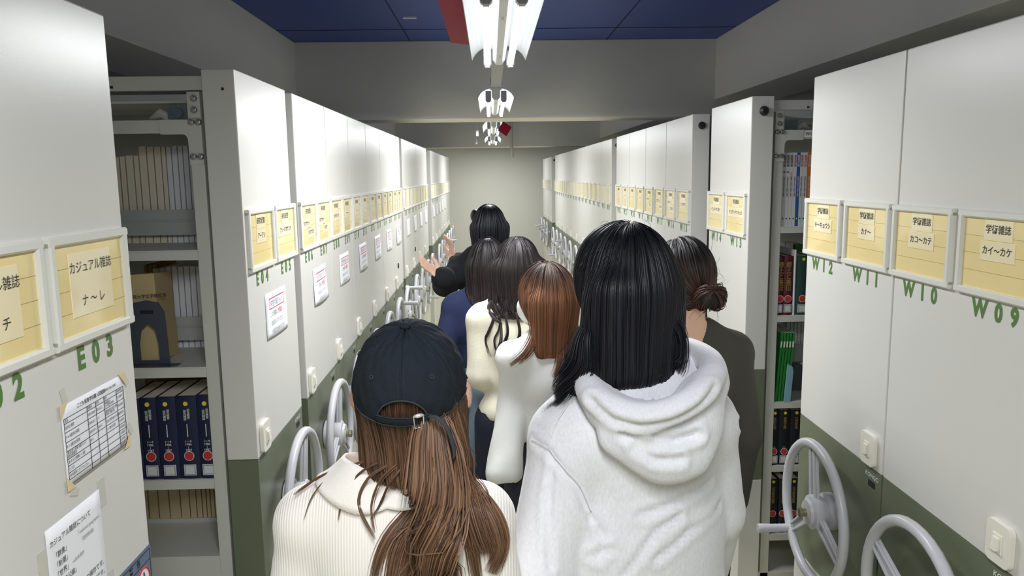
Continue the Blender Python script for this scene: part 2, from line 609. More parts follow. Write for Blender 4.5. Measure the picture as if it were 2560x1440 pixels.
def unit(side, y0, y1, codes, rows, offs, wheel_a, handle=None, detail=True, shelf=True, label='', lock=False):
    w = abs(y1 - y0)
    x = XL if side == 'E' else XR
    root = empty('mobile_shelving_unit', (x, (y0 + y1) / 2, 0), pi / 2 if side == 'E' else -pi / 2)
    tag(root, label, 'shelving unit', 'mobile shelving units of row ' + side)
    hw = w / 2 - .0034
    kw = round(w, 3)
    obj('upper_panel', cached(('up', kw), lambda: MB().box(-hw, hw, 0, PT, ZB, ZT).mesh('upper_panel', bevel=.003)), PANEL, root)
    obj('green_panel', cached(('gp', kw), lambda: MB().box(-hw, hw, .0006, PT, ZG, ZB - .0015).mesh('green_panel', bevel=.001)), GREEN, root)
    obj('base_panel', cached(('bp', kw), lambda: MB().box(-hw, hw, .0, PT, .02, ZG - .002).mesh('base_panel', bevel=.002)), PANEL, root)
    if shelf:
        obj('shelf_frame', cached(('sf', kw), lambda: shelf_frame_mesh(w)), SHELF, root)
    # card frames with their cards
    for i in range(2):
        fx = offs[i]
        fr = obj('label_frame', cached('frame', m_frame), FRAMEM, root)
        fr.location = (fx, 0, 1.628)
        obj('card', cached('card', m_card), CARD, fr)
        obj('ruled_lines', cached('lines', m_lines), mat('card_rule', (176, 158, 104), .7), fr)
        head, lines = rows[i]
        if head:
            if head == 'カジュアル雑誌':
                obj('paper_strip', cached('stripE', lambda: MB().box(-.066, .066, -.0052, -.004, -.045, .057).mesh('paper_strip')), STRIP, fr)
                text('lettering', head, .0205, INK, fr, (0, -.006, .033), sx=.95)
                for j, (t, dx) in enumerate(lines):
                    text('lettering', t, .021, INK, fr, (dx, -.006, -.022), space=1.6)
            else:
                obj('paper_strip', cached('strip1', lambda: MB().box(-.043, .043, -.0052, -.004, .029, .07).mesh('paper_strip')), STRIP, fr)
                text('lettering', head, .0195, INK, fr, (0, -.006, .0505), bold=.006)
                for j, t in enumerate(lines):
                    sw = max(.046, .0106 * len(t))
                    dz = -.034 * j
                    dx = .0 if len(lines) == 1 else (-.03 if j == 0 else .035)
                    obj('paper_strip', cached(('strip', len(t)), lambda: MB().box(-sw, sw, -.0053, -.004, .0, .039).mesh('paper_strip')), STRIP, fr).location = (dx, 0, -.012 + dz)
                    text('lettering', t, .0195, INK, fr, (dx, -.006, .008 + dz), bold=.006, sx=.95 if len(t) < 7 else .86)
        if detail:
            text('number_lettering', codes[i], .0505, GREENINK, root, (fx, -.0008, 1.513), bold=.042, space=2.05, sx=.92)
    sx = -.2 if side == 'E' else .2
    sw = obj('lock_switch', cached('plate', m_plate), SWITCH, root)
    sw.location = (sx * (w / .53), 0, 1.063)
    obj('rocker', cached('rocker', m_rocker), SWITCH, sw)
    if detail:
        text('maker_lettering', 'KONGO', .017, WHITEINK, root, ((.2 if side == 'E' else .218) * w / .54, .0, .9895), bold=.01, sx=1.1)
        pl = obj('maker_plate', cached('mplate', lambda: MB().box(-.017, .017, -.001, .002, -.008, .008).mesh('maker_plate')), RUBBER, root)
        pl.location = ((.2 if side == 'E' else .218) * w / .54, 0, .968)
    # handwheel
    wh = empty('handwheel', (0, -.06, WHEEL_Z), parent=root)
    wh.rotation_euler = (0, -radians(wheel_a), 0)
    obj('rim', cached('rim', m_rim), WHEEL, wh)
    for k in range(3):
        sp = obj('spoke', cached('spoke', m_spoke), WHEEL, wh)
        sp.rotation_euler = (0, -radians(120 * k), 0)
    obj('hub', cached('hub', m_hub), WHEEL, wh)
    obj('hub_cap', cached('hubcap', m_cap), HUBM, wh)
    if handle is not None:
        h = obj('handle', cached('handle', m_handle), WHEEL, wh)
        h.location = (WHEEL_R * cos(radians(handle)), 0, WHEEL_R * sin(radians(handle)))
    if lock:
        k = MB().box(-.018, .018, -.006, 0, -.004, .004)
        k.box(-.004, .004, -.007, 0, -.02, .016)
        k.build('lock_key', RUBBER, root).location = (-.06, 0, 1.17)
    return root


def lab(a, b_, extra=''):
    return 'grey and green mobile shelving unit lettered %s and %s%s' % (a, b_, extra)


E_TEXT = {2: ('カジュアル雑誌', [('～ チ', .01)]), 3: ('カジュアル雑誌', [('ナ～レ', 0)]),
          4: (HEAD_E, ['アーアシ']), 5: (HEAD_E, ['アシーオオサカオ']), 6: (HEAD_E, ['オオサカー', 'オオサカヒ']),
          7: (HEAD_E, ['オオサカー', 'オオサ']), 8: (HEAD_E, ['オオサカーカ'])}
W_TEXT = {9: (HEAD_W, ['カイ～カケ']), 10: (HEAD_W, ['カコ～カテ']), 11: (HEAD_W, ['カナ～']), 12: (HEAD_W, ['キ～キョウシ']),
          13: (HEAD_W, ['キョウト～ケンキュウ']), 14: (HEAD_W, ['ケンコ～ゲンダイ']), 15: (HEAD_W, ['コ～コクサイ']),
          16: (HEAD_W, ['コクサ～', 'コクブン']), 17: (HEAD_W, ['コクブン～', 'コトバ']), 18: (HEAD_W, ['コドモ～', 'サン'])}


def dflt(head, n):
    return (head, ['ーーー'] if n < 26 else [])


random.seed(4)
Eu = [(.91, 1.43), (2.115, 2.634), (2.716, 3.234), (3.234, 3.744), (3.744, 4.27), (4.27, 4.80), (4.80, 5.32), (5.32, 5.84)]
Eu += [(5.99 + .575 * k, 5.99 + .575 * (k + 1)) for k in range(4)]
Eu += [(8.84 + .56 * k, 8.84 + .56 * (k + 1)) for k in range(7)]
Wu = [(1.354, 1.894), (1.894, 2.434), (3.0, 3.552), (3.878, 4.455), (4.455, 5.04), (5.04, 5.63), (5.63, 6.21)]
Wu += [(6.453 + .626 * k, 6.453 + .626 * (k + 1)) for k in range(9)]
Wu += [(12.77 + .7 * k, 12.77 + .7 * (k + 1)) for k in range(3)]
UE, UW = [], []
for i, (a, b_) in enumerate(Eu):
    n = 2 + 2 * i
    offs = {0: (-.14, .125), 1: (-.1145, .15)}.get(i, (-.128, .128))
    offs = tuple(v * max(1, (b_ - a) / .53) for v in offs)
    rows = [E_TEXT.get(k, dflt(HEAD_E, k)) for k in (n, n + 1)]
    if rows[0][0] != 'カジュアル雑誌' and n > 16:
        rows = [('', []), ('', [])]
    wa, ha = {0: (90, None), 1: (75, None), 2: (80, None), 3: (70, None), 4: (20, 115)}.get(i, (random.uniform(0, 120), None))
    if i in (6, 7, 9, 10, 13, 15, 16):
        ha = random.choice((-60, 40, 120, 160, -100)) if i != 7 else 60
    ex = {0: ' with two sheets taped on', 1: ' at the open left aisle'}.get(i, '')
    UE.append(unit('E', a, b_, ('E%02d' % n, 'E%02d' % (n + 1)), rows, offs, wa, ha, n < 30, i != 1, lab('E%02d' % n, 'E%02d' % (n + 1), ex), i in (7, 9)))
for i, (a, b_) in enumerate(Wu):
    n = 9 + 2 * i
    offs = (-.15, .124) if i < 3 else (-.137, .137)
    offs = tuple(v * max(1, (b_ - a) / .545) for v in offs)
    rows = [W_TEXT.get(k, dflt(HEAD_W, k)) for k in (n + 1, n)]
    if n > 22:
        rows = [('', []), ('', [])]
    wa, ha = {0: (155, None), 1: (98, 120)}.get(i, (random.uniform(0, 120), None))
    if i in (9, 12, 14, 16, 17, 18):
        ha = random.choice((-60, 40, 120, 160, -100))
    ex = {1: ' with the nearest whole handwheel', 2: ' at the open right aisle'}.get(i, '')
    UW.append(unit('W', a, b_, ('W%02d' % (n + 1), 'W%02d' % n), rows, offs, wa, ha, n < 40, i != 2, lab('W%02d' % (n + 1), 'W%02d' % n, ex)))

# ---- open shelf fronts of E04/E05 and W13/W14


def rubber_knob(root, y, z, x):
    o = MB().lathe([(.017, 0), (.019, .006), (.014, .016), (.010, .022)], (0, 0, 0), 0, 14).build('rubber_bumper', RUBBER, root, smooth=True, angle=40)
    o.location = (x, y, z)


def open_shelf(root, w, f, zs, lip, length, rails, top_extra):
    """shelf parts in the unit's frame; f = +1/-1 side that faces the camera"""
    hw = w / 2 - .022
    F = f * hw                                       # front plane
    y0 = .1357

    def bx(xa, xb, *r):
        a, b_ = sorted((xa, xb))
        return MB().box(a, b_, *r)
    for yy in (.1, 1.05, 2.0):
        for s in (1, -1):
            bx(s * F, s * F - s * f * .03, yy, yy + .0357, .1, 2.03).build('upright', SHELF, root, bevel=.002)
    for k, z in enumerate(zs):
        m = bx(F, -F, y0, length, z - .004, z)
        m.box(*sorted((F, F - f * .006)), y0, length, z - lip[k], z - .004)
        m.box(*sorted((-F, -F + f * .006)), y0, length, z - lip[k], z - .004)
        m.build('shelf_board', SHELF, root, bevel=.001)
    bx(F, F - f * .02, PT, length, 2.035, 2.072).build('top_rail', SHELF, root, bevel=.002)
    bx(-F, -F + f * .02, PT, length, 2.035, 2.072).build('top_rail', SHELF, root, bevel=.002)
    bx(F - f * .05, -F + f * .05, y0, length, 2.006, 2.012).build('top_board', SHELF, root)
    m = bx(F, F - f * .016, y0 + .07, length, 1.923, 1.958)
    m.build('front_brace', SHELF, root, bevel=.002)
    # gusset: L with a rounded inner corner
    pts = [(.1, 1.958), (.1, 1.838), (.1357, 1.838), (.1375, 1.895)]
    for k in range(5):
        a = radians(180 - 90 * k / 4)
        pts.append((.1525 + .0145 * cos(a), 1.905 + .0145 * sin(a)))
    pts += [(.208, 1.9195), (.211, 1.922), (.211, 1.958)]
    MB().prism(pts, 0, F, F + f * .004).build('gusset_plate', SHELF, root)
    MB().prism([(.1, 1.962), (.1, 2.03), (.13, 2.03), (.13, 1.962)], 0, F, F + f * .003).build('bolt_plate', SHELF, root)
    for (yy, zz) in ((.115, 2.013), (.116, 1.983), (.126, 1.951), (.107, 1.951), (.126, 1.86), (.107, 1.86)):
        mb = MB().lathe([(.0095, 0), (.0095, .003), (.007, .007), (.003, .008)], (0, 0, 0), 0, 12)
        o = mb.build('bolt', CHROME, root, smooth=True, angle=40)
        o.location = (F + f * .004, yy, zz)
        if f < 0:
            o.rotation_euler = (0, 0, pi)
    bx(F - f * .03, F - f * .034, .132, .20, 1.962, 1.998).build('galvanised_plate', STEELBLUE, root)
    MB().lathe([(.013, 0), (.014, .002)], (0, 0, 0), 0, 14).build('plate_boss', STEELBLUE, root).location = (F - f * .03 + (.0 if f > 0 else -.003), .172, 1.978)
    MB().tube([(F - f * .06, .2, 1.965), (F - f * .06, .23, 1.982), (F - f * .06, .262, 1.966)], [.012, .014, .004], 8).build('cable_guide', SHELF, root, smooth=True)
    o = MB().box(-.002, .002, -.004, .004, -.003, .003).build('slot_hole', RUBBER, root)
    o.location = (F + f * .0, .33 if f < 0 else .225, 2.044)
    bx(-.004, .004, y0, length, .2, 1.0).build('divider_sheet', SHELF, root) if False else None
    for (za, zb, zc) in rails:
        m = MB().box(-.006, .0, y0, length, zb + .004, za)
        m.box(-.004, -.001, y0, length, zb - .002, zb + .004)
        m.box(-.006, .0, y0, length, zc, zb - .002)
        m.build('back_rail', RAILM, root, bevel=.001)
    bx(F, -F, PT, length, .03, .13).build('carriage', SHELF, root, bevel=.003)


def zat(px, py, y):
    return float(atY(px, py, y)[2])


# left: E04/E05
UEo = UE[1]
wE = 2.634 - 2.115
YF = 2.115 + .022
yr = 2.3745 - .006
railsE = [(zat(430, 524, yr), zat(430, 553, yr), zat(430, 588, yr)),
          (zat(470, 792, yr), zat(470, 818, yr), zat(470, 851, yr)),
          (zat(460, 1296, yr), zat(460, 1320, yr), zat(460, 1351, yr))]
ZE = [1.608, 1.279, .949, .715, .40]
open_shelf(UEo, wE, -1, ZE, [.028, .030, .029, .12, .028], 2.05, railsE, None)
rb = MB().lathe([(.004, 0), (.004, .002)], (0, 0, 0), 0, 8).build('screw_hole', RUBBER, UEo)
rb.location = (-wE / 2 + .0005, .032, 2.035)
# right: W13/W14
UWo = UW[2]
wW = 3.552 - 3.0
ZW = [1.585, 1.228, .869, .598, .297]
yr2 = 3.276 - .006
railsW = [(zat(1985, 862, yr2), zat(1985, 880, yr2), zat(1985, 905, yr2)),
          (zat(1950, 1392, yr2), zat(1950, 1408, yr2), zat(1950, 1432, yr2))]
open_shelf(UWo, wW, 1, ZW, [.027] * 5, 2.05, railsW, None)
for i, u_, wdt in ((2, UW[2], wW), (3, UW[3], .577), (7, UW[7], .626), (16, UW[16], .7)):
    rubber_knob(u_, .045, 2.03, wdt / 2)
tg = MB().box(-.022, .022, -.001, .001, -.013, .013).build('shelf_number_card', PAPER, UWo)
tg.rotation_euler = (0, 0, pi / 2)
tg.location = (wW / 2 - .02, .235, 1.942)
text('lettering', 'W13', .017, INK, UWo, (wW / 2 - .0185, .235, 1.942), rot=(pi / 2, 0, pi / 2), bold=.01)

# ------------------------------------------------------------------ books
ORD = ['first', 'second', 'third', 'fourth', 'fifth', 'sixth', 'seventh', 'eighth', 'ninth', 'tenth', 'eleventh', 'twelfth', 'thirteenth', 'fourteenth', 'fifteenth', 'sixteenth']
PAGE = mat('page_edges_cream', (238, 228, 210), .8, var=.12, vscale=3, stretch=(160, 1, 1))
PAGEW = mat('page_edges_white', (238, 238, 244), .8, var=.08, vscale=3, stretch=(200, 1, 1))
PAGEY = mat('page_edges_aged', (222, 204, 164), .8, var=.16, vscale=3, stretch=(160, 1, 1))
NAVY = mat('navy_book_cloth', (24, 33, 66), .55, bump=.2, bscale=700)
BLACKB = mat('black_book_cloth', (20, 22, 34), .5, bump=.2, bscale=700)
MAROON = mat('maroon_book_cloth', (88, 24, 34), .5, bump=.2, bscale=700)
DGREEN = mat('dark_green_book_cloth', (34, 70, 62), .5, bump=.2, bscale=700)
MAGW = mat('white_magazine_cover', (214, 214, 216), .35)
MAGB = mat('blue_magazine_cover', (52, 92, 168), .35)
MAGO = mat('orange_magazine_cover', (206, 118, 52), .35)
MAGG = mat('green_magazine_cover', (46, 130, 58), .35)
CYAN = mat('pale_blue_folder', (150, 200, 216), .45)
GREYCOV = mat('grey_paper_cover', (150, 150, 156), .6)


def book(x0, x1, yf, depth, z0, h, cover, page, label, group, spine=True, name='book', lean=0., soft=False):
    """standing volume; its spine (or fore edge) faces the camera at y = yf"""
    t = x1 - x0
    c = .0008 if soft else .0025
    r = .0 if soft else .003
    root = empty(name, ((x0 + x1) / 2, yf, z0))
    root.rotation_euler = (0, radians(lean), 0)
    tag(root, label, 'book', group)
    hw = t / 2 - .0004
    m = MB()
    m.box(-hw, -hw + c, 0, depth, 0, h)
    m.box(hw - c, hw, 0, depth, 0, h)
    if spine:
        if soft:
            m.box(-hw, hw, -.0005, c, 0, h)
        else:
            n = 5
            pts = [(-hw, .004)] + [(-hw + 2 * hw * k / n, -.004 * sin(pi * k / n)) for k in range(n + 1)] + [(hw, .004)]
            m.prism(pts, 2, 0, h)
    else:
        m.box(-hw, hw, depth - c, depth, 0, h)
    m.build('cover', cover, root)
    pd0, pd1 = (.004, depth - .004) if spine else (.002, depth - .004)
    MB().box(-hw + c, hw - c, pd0, pd1, .002 if not soft else 0, h - r).build('pages', page, root)
    return root


def sticker_set(b_, w, z_dot, z_seal, z_lab, dot=True, seal=True, labw=.034, labh=.032):
    y = -.0052
    if dot:
        MB().lathe([(.0065, -.0006), (.0065, 0)], (0, y + .0012, z_dot), 1, 14).build('yellow_dot', YELLOW, b_)
    if seal:
        MB().lathe([(.0145, -.0006), (.0145, 0)], (0, y + .0012, z_seal), 1, 18).build('seal_rim', LABELW, b_)
        MB().lathe([(.0125, -.0010), (.0125, 0)], (0, y + .0011, z_seal), 1, 18).build('red_seal', REDSEAL, b_)
    lw = min(labw, w - .006)
    MB().box(-lw / 2, lw / 2, y, y + .003, z_lab - labh / 2, z_lab + labh / 2).build('spine_label', LABELW, b_)
    e = MB()
    for s in (-1, 1):
        e.box(-lw / 2 + .002, lw / 2 - .002, y - .0004, y, z_lab + s * (labh / 2 - .003) - .0007, z_lab + s * (labh / 2 - .003) + .0007)
        e.box(s * (lw / 2 - .003) - .0007, s * (lw / 2 - .003) + .0007, y - .0004, y, z_lab - labh / 2 + .002, z_lab + labh / 2 - .002)
    e.build('label_border', LABELB, b_)


PCOV = {PAGE.name: mat('cover_edge_cream', (176, 162, 142), .8), PAGEW.name: mat('cover_edge_grey', (170, 170, 178), .8), PAGEY.name: mat('cover_edge_brown', (150, 130, 96), .8)}
# left shelf, far side of the top compartment: fore edges in view
def rear_row(y, pxs, pyt, zbase, page, grp, lbl, depth=.17, yline=460):
    for i in range(len(pxs) - 1):
        xa, xb = atY(pxs[i], yline, y)[0], atY(pxs[i + 1], yline, y)[0]
        top = zat((pxs[i] + pxs[i + 1]) / 2, pyt[i], y)
        book(xa, xb, y, depth, zbase, top - zbase, PCOV[page[i].name], page[i], lbl + ', %s from the left' % ORD[i], grp, spine=False, soft=True)


rear_row(2.40, [240, 262, 285, 303, 318, 338, 352, 372, 390, 408, 420, 434, 449, 462, 476, 490, 504],
         [393, 393, 393, 391, 389, 389, 366, 367, 367, 367, 367, 365, 365, 364, 364, 364], ZE[0],
         [PAGE] * 10 + [PAGEW] * 6, 'volumes on the far side of the left top shelf', 'volume with page edges outward on the top left shelf')
rear_row(2.40, [386, 402, 418, 433, 448, 463, 478, 493, 506],
         [672, 672, 668, 667, 667, 666, 666, 666], ZE[1],
         [PAGE, PAGEW, PAGEW, PAGEW, PAGEW, PAGEW, PAGEW, PAGEW], 'volumes behind the bookend shelf', 'white paged volume standing behind the grey bookend', yline=740)
rear_row(2.40, [320, 345, 372, 397, 424, 452, 475, 492, 506, 517, 527, 537, 547],
         [1215] * 12, ZE[3], [PAGEY] * 12, 'volumes on the far side of the low left shelf', 'aged volume with yellowed page edges on the low left shelf', yline=1270)
# the brown leather rank behind the bookend
for k in range(3):
    xa = atY(378 + 11 * k, 680, 2.46)[0]
    book(xa, xa + .014, 2.41, .15, ZE[1], .26, mat('ochre_book_cloth', (150, 112, 56), .5), PAGEY, '%s ochre spine half hidden behind the beige folder' % ('left', 'middle', 'right')[k], 'ochre volumes behind the folder')
# beige folder with the bookend in front of it
fx0, fx1 = atY(300, 800, 2.2)[0], atY(398, 800, 2.2)[0]
fo = empty('folder_box', ((fx0 + fx1) / 2, 2.2, ZE[1]))
fo.rotation_euler = (radians(-4), radians(-3), 0)
tag(fo, 'beige cardboard file box behind the grey bookend', 'file box')
BEIGE = mat('beige_card', (205, 184, 136), .6, var=.04)
hwf = (fx1 - fx0) / 2
MB().box(-hwf, hwf, 0, .12, .004, .255).build('box_body', BEIGE, fo, bevel=.002)
text('lettering', '神戸学院大学文学部紀要', .012, INK, fo, (.02, -.001, .19), bold=.01)
be = empty('bookend', ((fx0 + fx1) / 2 + .03, 2.182, ZE[1]))
tag(be, 'dark grey metal bookend with an arched hole', 'bookend')
BEM = mat('bookend_enamel', (70, 76, 88), .4)
mb = MB()
n = 10
out = [(-.055, 0), (-.05, .15), (-.035, .178), (0, .185), (.035, .178), (.05, .15), (.055, 0)]
inn = [(-.026, .012), (-.026, .06), (-.019, .1), (0, .118), (.019, .1), (.026, .06), (.026, .012)]
for i in range(6):
    mb.prism([out[i], inn[i], inn[i + 1], out[i + 1]], 1, -.0008, .0008)
mb.prism([(-.055, 0), (.055, 0), (.026, .012), (-.026, .012)], 1, -.0008, .0008)
mb.build('upright_plate', BEM, be)
MB().prism([(-.055, 0), (-.055, -.03), (-.04, -.04), (.07, -.04), (.085, -.03), (.085, 0)], 2, .0005, .002).build('foot_plate', BEM, be)
MB().box(-.018, .018, -.0016, -.0008, .146, .156).build('name_sticker', RUBBER, be)
# navy volumes
nx = [atY(p, 1000, YF + .012)[0] for p in (348 - 42, 348, 388, 438, 490, 532)]
for k in range(5):
    b_ = book(nx[k], nx[k + 1], YF + .012, .2, ZE[2], .238 + .002 * k, NAVY, PAGE,
              'navy bound volume with yellow dot, %s of the five on the left shelf' % ('hidden leftmost', 'second', 'third', 'fourth', 'last and rightmost')[k], 'navy volumes on the left shelf')
    wv = nx[k + 1] - nx[k]
    sticker_set(b_, wv, .222, .068, .026)
    text('lettering', '幼\n児\n教\n育', .0085, WHITEINK, b_, (.006, -.0046, .192), bold=.01)
    text('lettering', '研\n究\n雑\n誌', .0085, WHITEINK, b_, (-.004, -.0046, .188), bold=.01)
    MB().box(-.0012, .0012, -.0046, -.003, .125, .162).build('title_rule', WHITEINK, b_)
    text('lettering', '1～9\n1986\n|\n1987', .0095, WHITEINK, b_, (0, -.0046, .098), bold=.01)
# bound journals lying open behind the navy rank
bo = MB().box(-1.08, -.80, 2.36, 2.37, ZE[2] + .0, ZE[2] + .25).build('cardboard_sheet', mat('brown_card', (122, 104, 78), .7))
tag(bo, 'brown cardboard sheet standing behind the navy volumes', 'cardboard sheet')

# right shelf ---------------------------------------------------------------
YW = 3.0 + .022
mags = [(1946, 1955, MAGW), (1955, 1963.5, MAGW), (1963.5, 1972, MAGW), (1972, 1981, MAGW), (1981, 1990, MAGW), (1990, 1998, MAGB), (1998, 2006, MAGW), (2006, 2016, MAGW), (2016, 2027, MAGO), (2027, 2040, MAGW)]
mt = ('leftmost white', 'second white', 'third white', 'fourth white', 'fifth white', 'blue', 'white right of the blue', 'wide white', 'orange', 'half hidden white')
for k, (a, b2, m_) in enumerate(mags):
    xa, xb = atY(a, 470, YW + .01)[0], atY(b2, 470, YW + .01)[0]
    b_ = book(xa, xb, YW + .01, .2, ZW[0], .287, m_, PAGEW, mt[k] + ' magazine spine on the top right shelf', 'magazines on the top right shelf', name='magazine', soft=True)
    tm = INK if m_ is MAGW else WHITEINK
    text('lettering', '教\n育\n評\n論', .0125, mat('spine_red', (196, 90, 80), .6) if k in (4, 6, 7) else tm, b_, (0, -.0016, .254), bold=.006, sx=.8)
    text('lettering', '特\n集\n学\n校\n教\n育\nの\n課\n題\nと\n展\n望', .0072, tm, b_, (0, -.0016, .155), sx=.9)
    MB().lathe([(.0028, -.0006), (.0028, 0)], (0, -.0008, .03), 1, 8).build('publisher_mark', (INK if m_ is MAGW else WHITEINK), b_)
    if k in (1, 2):
        MB().lathe([(.004, -.0006), (.004, 0)], (0, -.0008, .212), 1, 10).build('issue_dot', REDSEAL if k == 1 else MAGG, b_)
    if k == 3:
        MB().box(-.003, .003, -.0013, -.0006, .185, .212).build('issue_band', PINKINK, b_)
for k, (a, b2) in enumerate(((1942, 1958.5), (1958.5, 1981))):
    xa, xb = atY(a, 720, YW + .012)[0], atY(b2, 720, YW + .012)[0]
    b_ = book(xa, xb, YW + .012, .17, ZW[1], .237, MAROON, PAGE, ('left' if k == 0 else 'right') + ' maroon gilt volume on the right shelf', 'maroon volumes on the right shelf')
    text('lettering', '郷\n土\nと\n美\n術', .026, GOLDINK, b_, (0, -.0046, .155), bold=.012, sx=.9)
    sticker_set(b_, xb - xa, .2, .066, .027, dot=False, labw=.034)
xa, xb = atY(1982, 720, YW + .012)[0], atY(1989, 720, YW + .012)[0]
book(xa, xb, YW + .012, .2, ZW[1], .262, MAGW, PAGEW, 'thin tall white volume between maroon and green books', 'white volume on the right shelf')
xa, xb = atY(1989.5, 720, YW + .012)[0], atY(2022, 720, YW + .012)[0]
b_ = book(xa, xb, YW + .012, .18, ZW[1], .238, DGREEN, PAGE, 'dark green volume with a yellow dot on the right shelf', 'green volumes on the right shelf')
sticker_set(b_, xb - xa, .225, .066, .026)
xa, xb = atY(2022, 720, YW + .012)[0], atY(2050, 720, YW + .012)[0]
book(xa, xb, YW + .012, .18, ZW[1], .238, DGREEN, PAGE, 'dark green volume half hidden behind unit W12', 'green volumes on the right shelf')
for k, (a, c2) in enumerate(((1960, MAGW), (1985, MAGG), (2010, mat('pink_cover', (196, 150, 170), .5)))):
    xa = atY(a, 640, 3.3)[0]
    book(xa, xa + .035, 3.29, .2, ZW[1], .27 - .01 * k, c2, PAGE, ('white', 'lime', 'pink')[k] + ' volume in the dark behind the maroon and green books', 'volumes behind the right second shelf')
for k in range(5):
    xa = atY(1936.5 + 7.2 * k, 1000, YW + .01)[0]
    book(xa, xa + .0095, YW + .01, .2, ZW[2] + .001, .285, MAGG, PAGEW,
         ('leftmost', 'second', 'third', 'fourth', 'rightmost')[k] + ' thin green magazine leaning on the right shelf', 'green magazines on the right shelf', name='magazine', soft=True, lean=3.5)
    MB().box(-.003, .003, -.0013, -.0006, .225, .25).build('title_patch', WHITEINK, [o for o in COL.objects if o.name.startswith('magazine') and o.type == 'EMPTY'][-1])
p0 = atY(1968, 1000, YW - .01)
fo = empty('folder', (p0[0], YW + .0, ZW[2] + .002))
fo.rotation_euler = (0, radians(4), radians(10))
tag(fo, 'pale blue plastic index folder leaning by the green magazines', 'folder')
MB().prism([(-.012, 0), (.016, 0), (.018, .01), (.018, .125), (.012, .145), (-.006, .155), (-.012, .155)], 1, -.001, .001).build('folder_sheet', CYAN, fo)
text('lettering', '・・・・・', .012, mat('blue_ink', (40, 60, 130), .6), fo, (.004, -.002, .08), rot=(pi / 2, -pi / 2, 0))
rear_row(3.30, [1965, 1975, 1984, 1993, 2002, 2012], [806, 806, 807, 806, 806], ZW[2], [PAGEW] * 5, 'volumes on the far side of the third right shelf', 'grey volume in shadow on the third right shelf', yline=850)
bx_ = MB().box(1.155, 1.32, YW + .16, YW + .22, ZW[2] + .02, ZW[2] + .13).build('file_case', mat('dark_grey_case', (88, 92, 100), .4), None, bevel=.003)
tag(bx_, 'dark grey file case lying behind the pale blue folder', 'file case')
bx_.location.z = -.019
for k, (a, b2) in enumerate(((1923, 1946), (1946, 1974), (1974, 2003))):
    xa, xb = atY(a, 1100, YW + .012)[0], atY(b2, 1100, YW + .012)[0]
    b_ = book(xa, xb, YW + .012, .18, ZW[3], .232, BLACKB, PAGE, ('left', 'middle', 'right')[k] + ' black volume with green tab on the fourth right shelf', 'black volumes on the fourth right shelf')
    sticker_set(b_, xb - xa, .222, .058, .024, labw=.033)
    MB().box(-.006, .006, -.0046, -.003, .072, .08).build('green_tab', MAGG, b_)
    text('lettering', ('高\n校\n文\n芸', '高\n等\n文\n教', '文\n芸\n年\n鑑')[k], .014, GOLDINK, b_, (0, -.0046, .178), bold=.008)
for k, (a, b2) in enumerate(((1919, 1943), (1945, 1966), (1968, 1996))):
    xa, xb = atY(a, 1270, YW + .02)[0], atY(b2, 1270, YW + .02)[0]
    b_ = book(xa, xb, YW + .02, .18, ZW[4], .235, BLACKB, PAGE, ('left', 'middle', 'right')[k] + ' black volume with gilt title on the fifth right shelf', 'black volumes on the fifth right shelf')
    sticker_set(b_, xb - xa, .224, .085, .024, labw=.033)
    text('lettering', '幼\n児\n教\n育\n論\n集', .0135, GOLDINK, b_, (0, -.0046, .165), bold=.008)

# ------------------------------------------------------------------ sheets and plates on the panels


def sheet_mesh(w, h, warp, nx_=10, nz_=8):
    mb = MB()
    vs_, fs_ = [], []
    for j in range(nz_ + 1):
        for i in range(nx_ + 1):
            u, v = i / nx_, j / nz_
            vs_.append(((u - .5) * w, -.0012 - warp(u, v), (v - .5) * h))
    for j in range(nz_):
        for i in range(nx_):
            a = j * (nx_ + 1) + i
            fs_.append((a, a + 1, a + nx_ + 2, a + nx_ + 1))
    return mb.add(vs_, fs_).mesh('paper', smooth=True)


def sheet(name, x, y, z, w, h, label, group=None, warp=lambda u, v: 0., rz=pi / 2, tilt=0):
    root = empty(name, (x, y, z), rz)
    root.rotation_euler = (0, tilt, rz)
    tag(root, label, 'notice', group)
    o = obj('paper', sheet_mesh(w, h, warp), PAPER, root)
    md = o.modifiers.new('thickness', 'SOLIDIFY')
    md.thickness = .0003
    return root


s1 = sheet('notice_sheet', XL, 1.276, 1.388, .206, .133, 'white sheet with a printed table taped under card E03')
L = MB()
rowsz = [.045, .037, .023, .007, -.007, -.02, -.031, -.042, -.053, -.0615]
for z in rowsz:
    L.box(-.098, .098, -.0022, -.0014, z - .00014, z + .00014)
for xx in (-.098, -.028, .0, .028, .072, .098):
    L.box(xx - .00014, xx + .00014, -.0022, -.0014, -.0615, .045)
L.build('table_rules', INK, s1)
text('lettering', 'こども保育学科購入和雑誌', .0085, INK, s1, (-.012, -.0022, .0545), bold=.008, sx=.9)
text('lettering', '（書庫３階に保管）', .0055, INK, s1, (.052, -.0022, .0545))
for z, t in ((.041, '誌名'), (.03, '幼児と保育'), (.015, '3･4･5歳児の保育'), (0, '0･1･2歳児の保育'), (-.0135, '新幼児と保育 0歳からの\n総合保育誌'), (-.0255, 'あそびと環境0･1･2歳'), (-.0365, 'ピコロ'), (-.0475, '月刊保育とカリキュラム')):
    text('lettering', t, .0062, INK, s1, (-.0965, -.0022, z), align='LEFT', sx=.85)
for z, t in ((.041, '所蔵年'), (.03, '2005-2008'), (.015, '2008-2011'), (0, '2007-2011'), (-.0135, '2011-')):
    text('lettering', t, .0058, INK, s1, (-.027, -.0022, z), align='LEFT', sx=.85)
for z, t in ((.041, '巻号'), (.03, '2012-22,1'), (.015, '1-9'), (0, '202,4-7')):
    text('lettering', t, .0058, INK, s1, (.001, -.0022, z), align='LEFT', sx=.8)
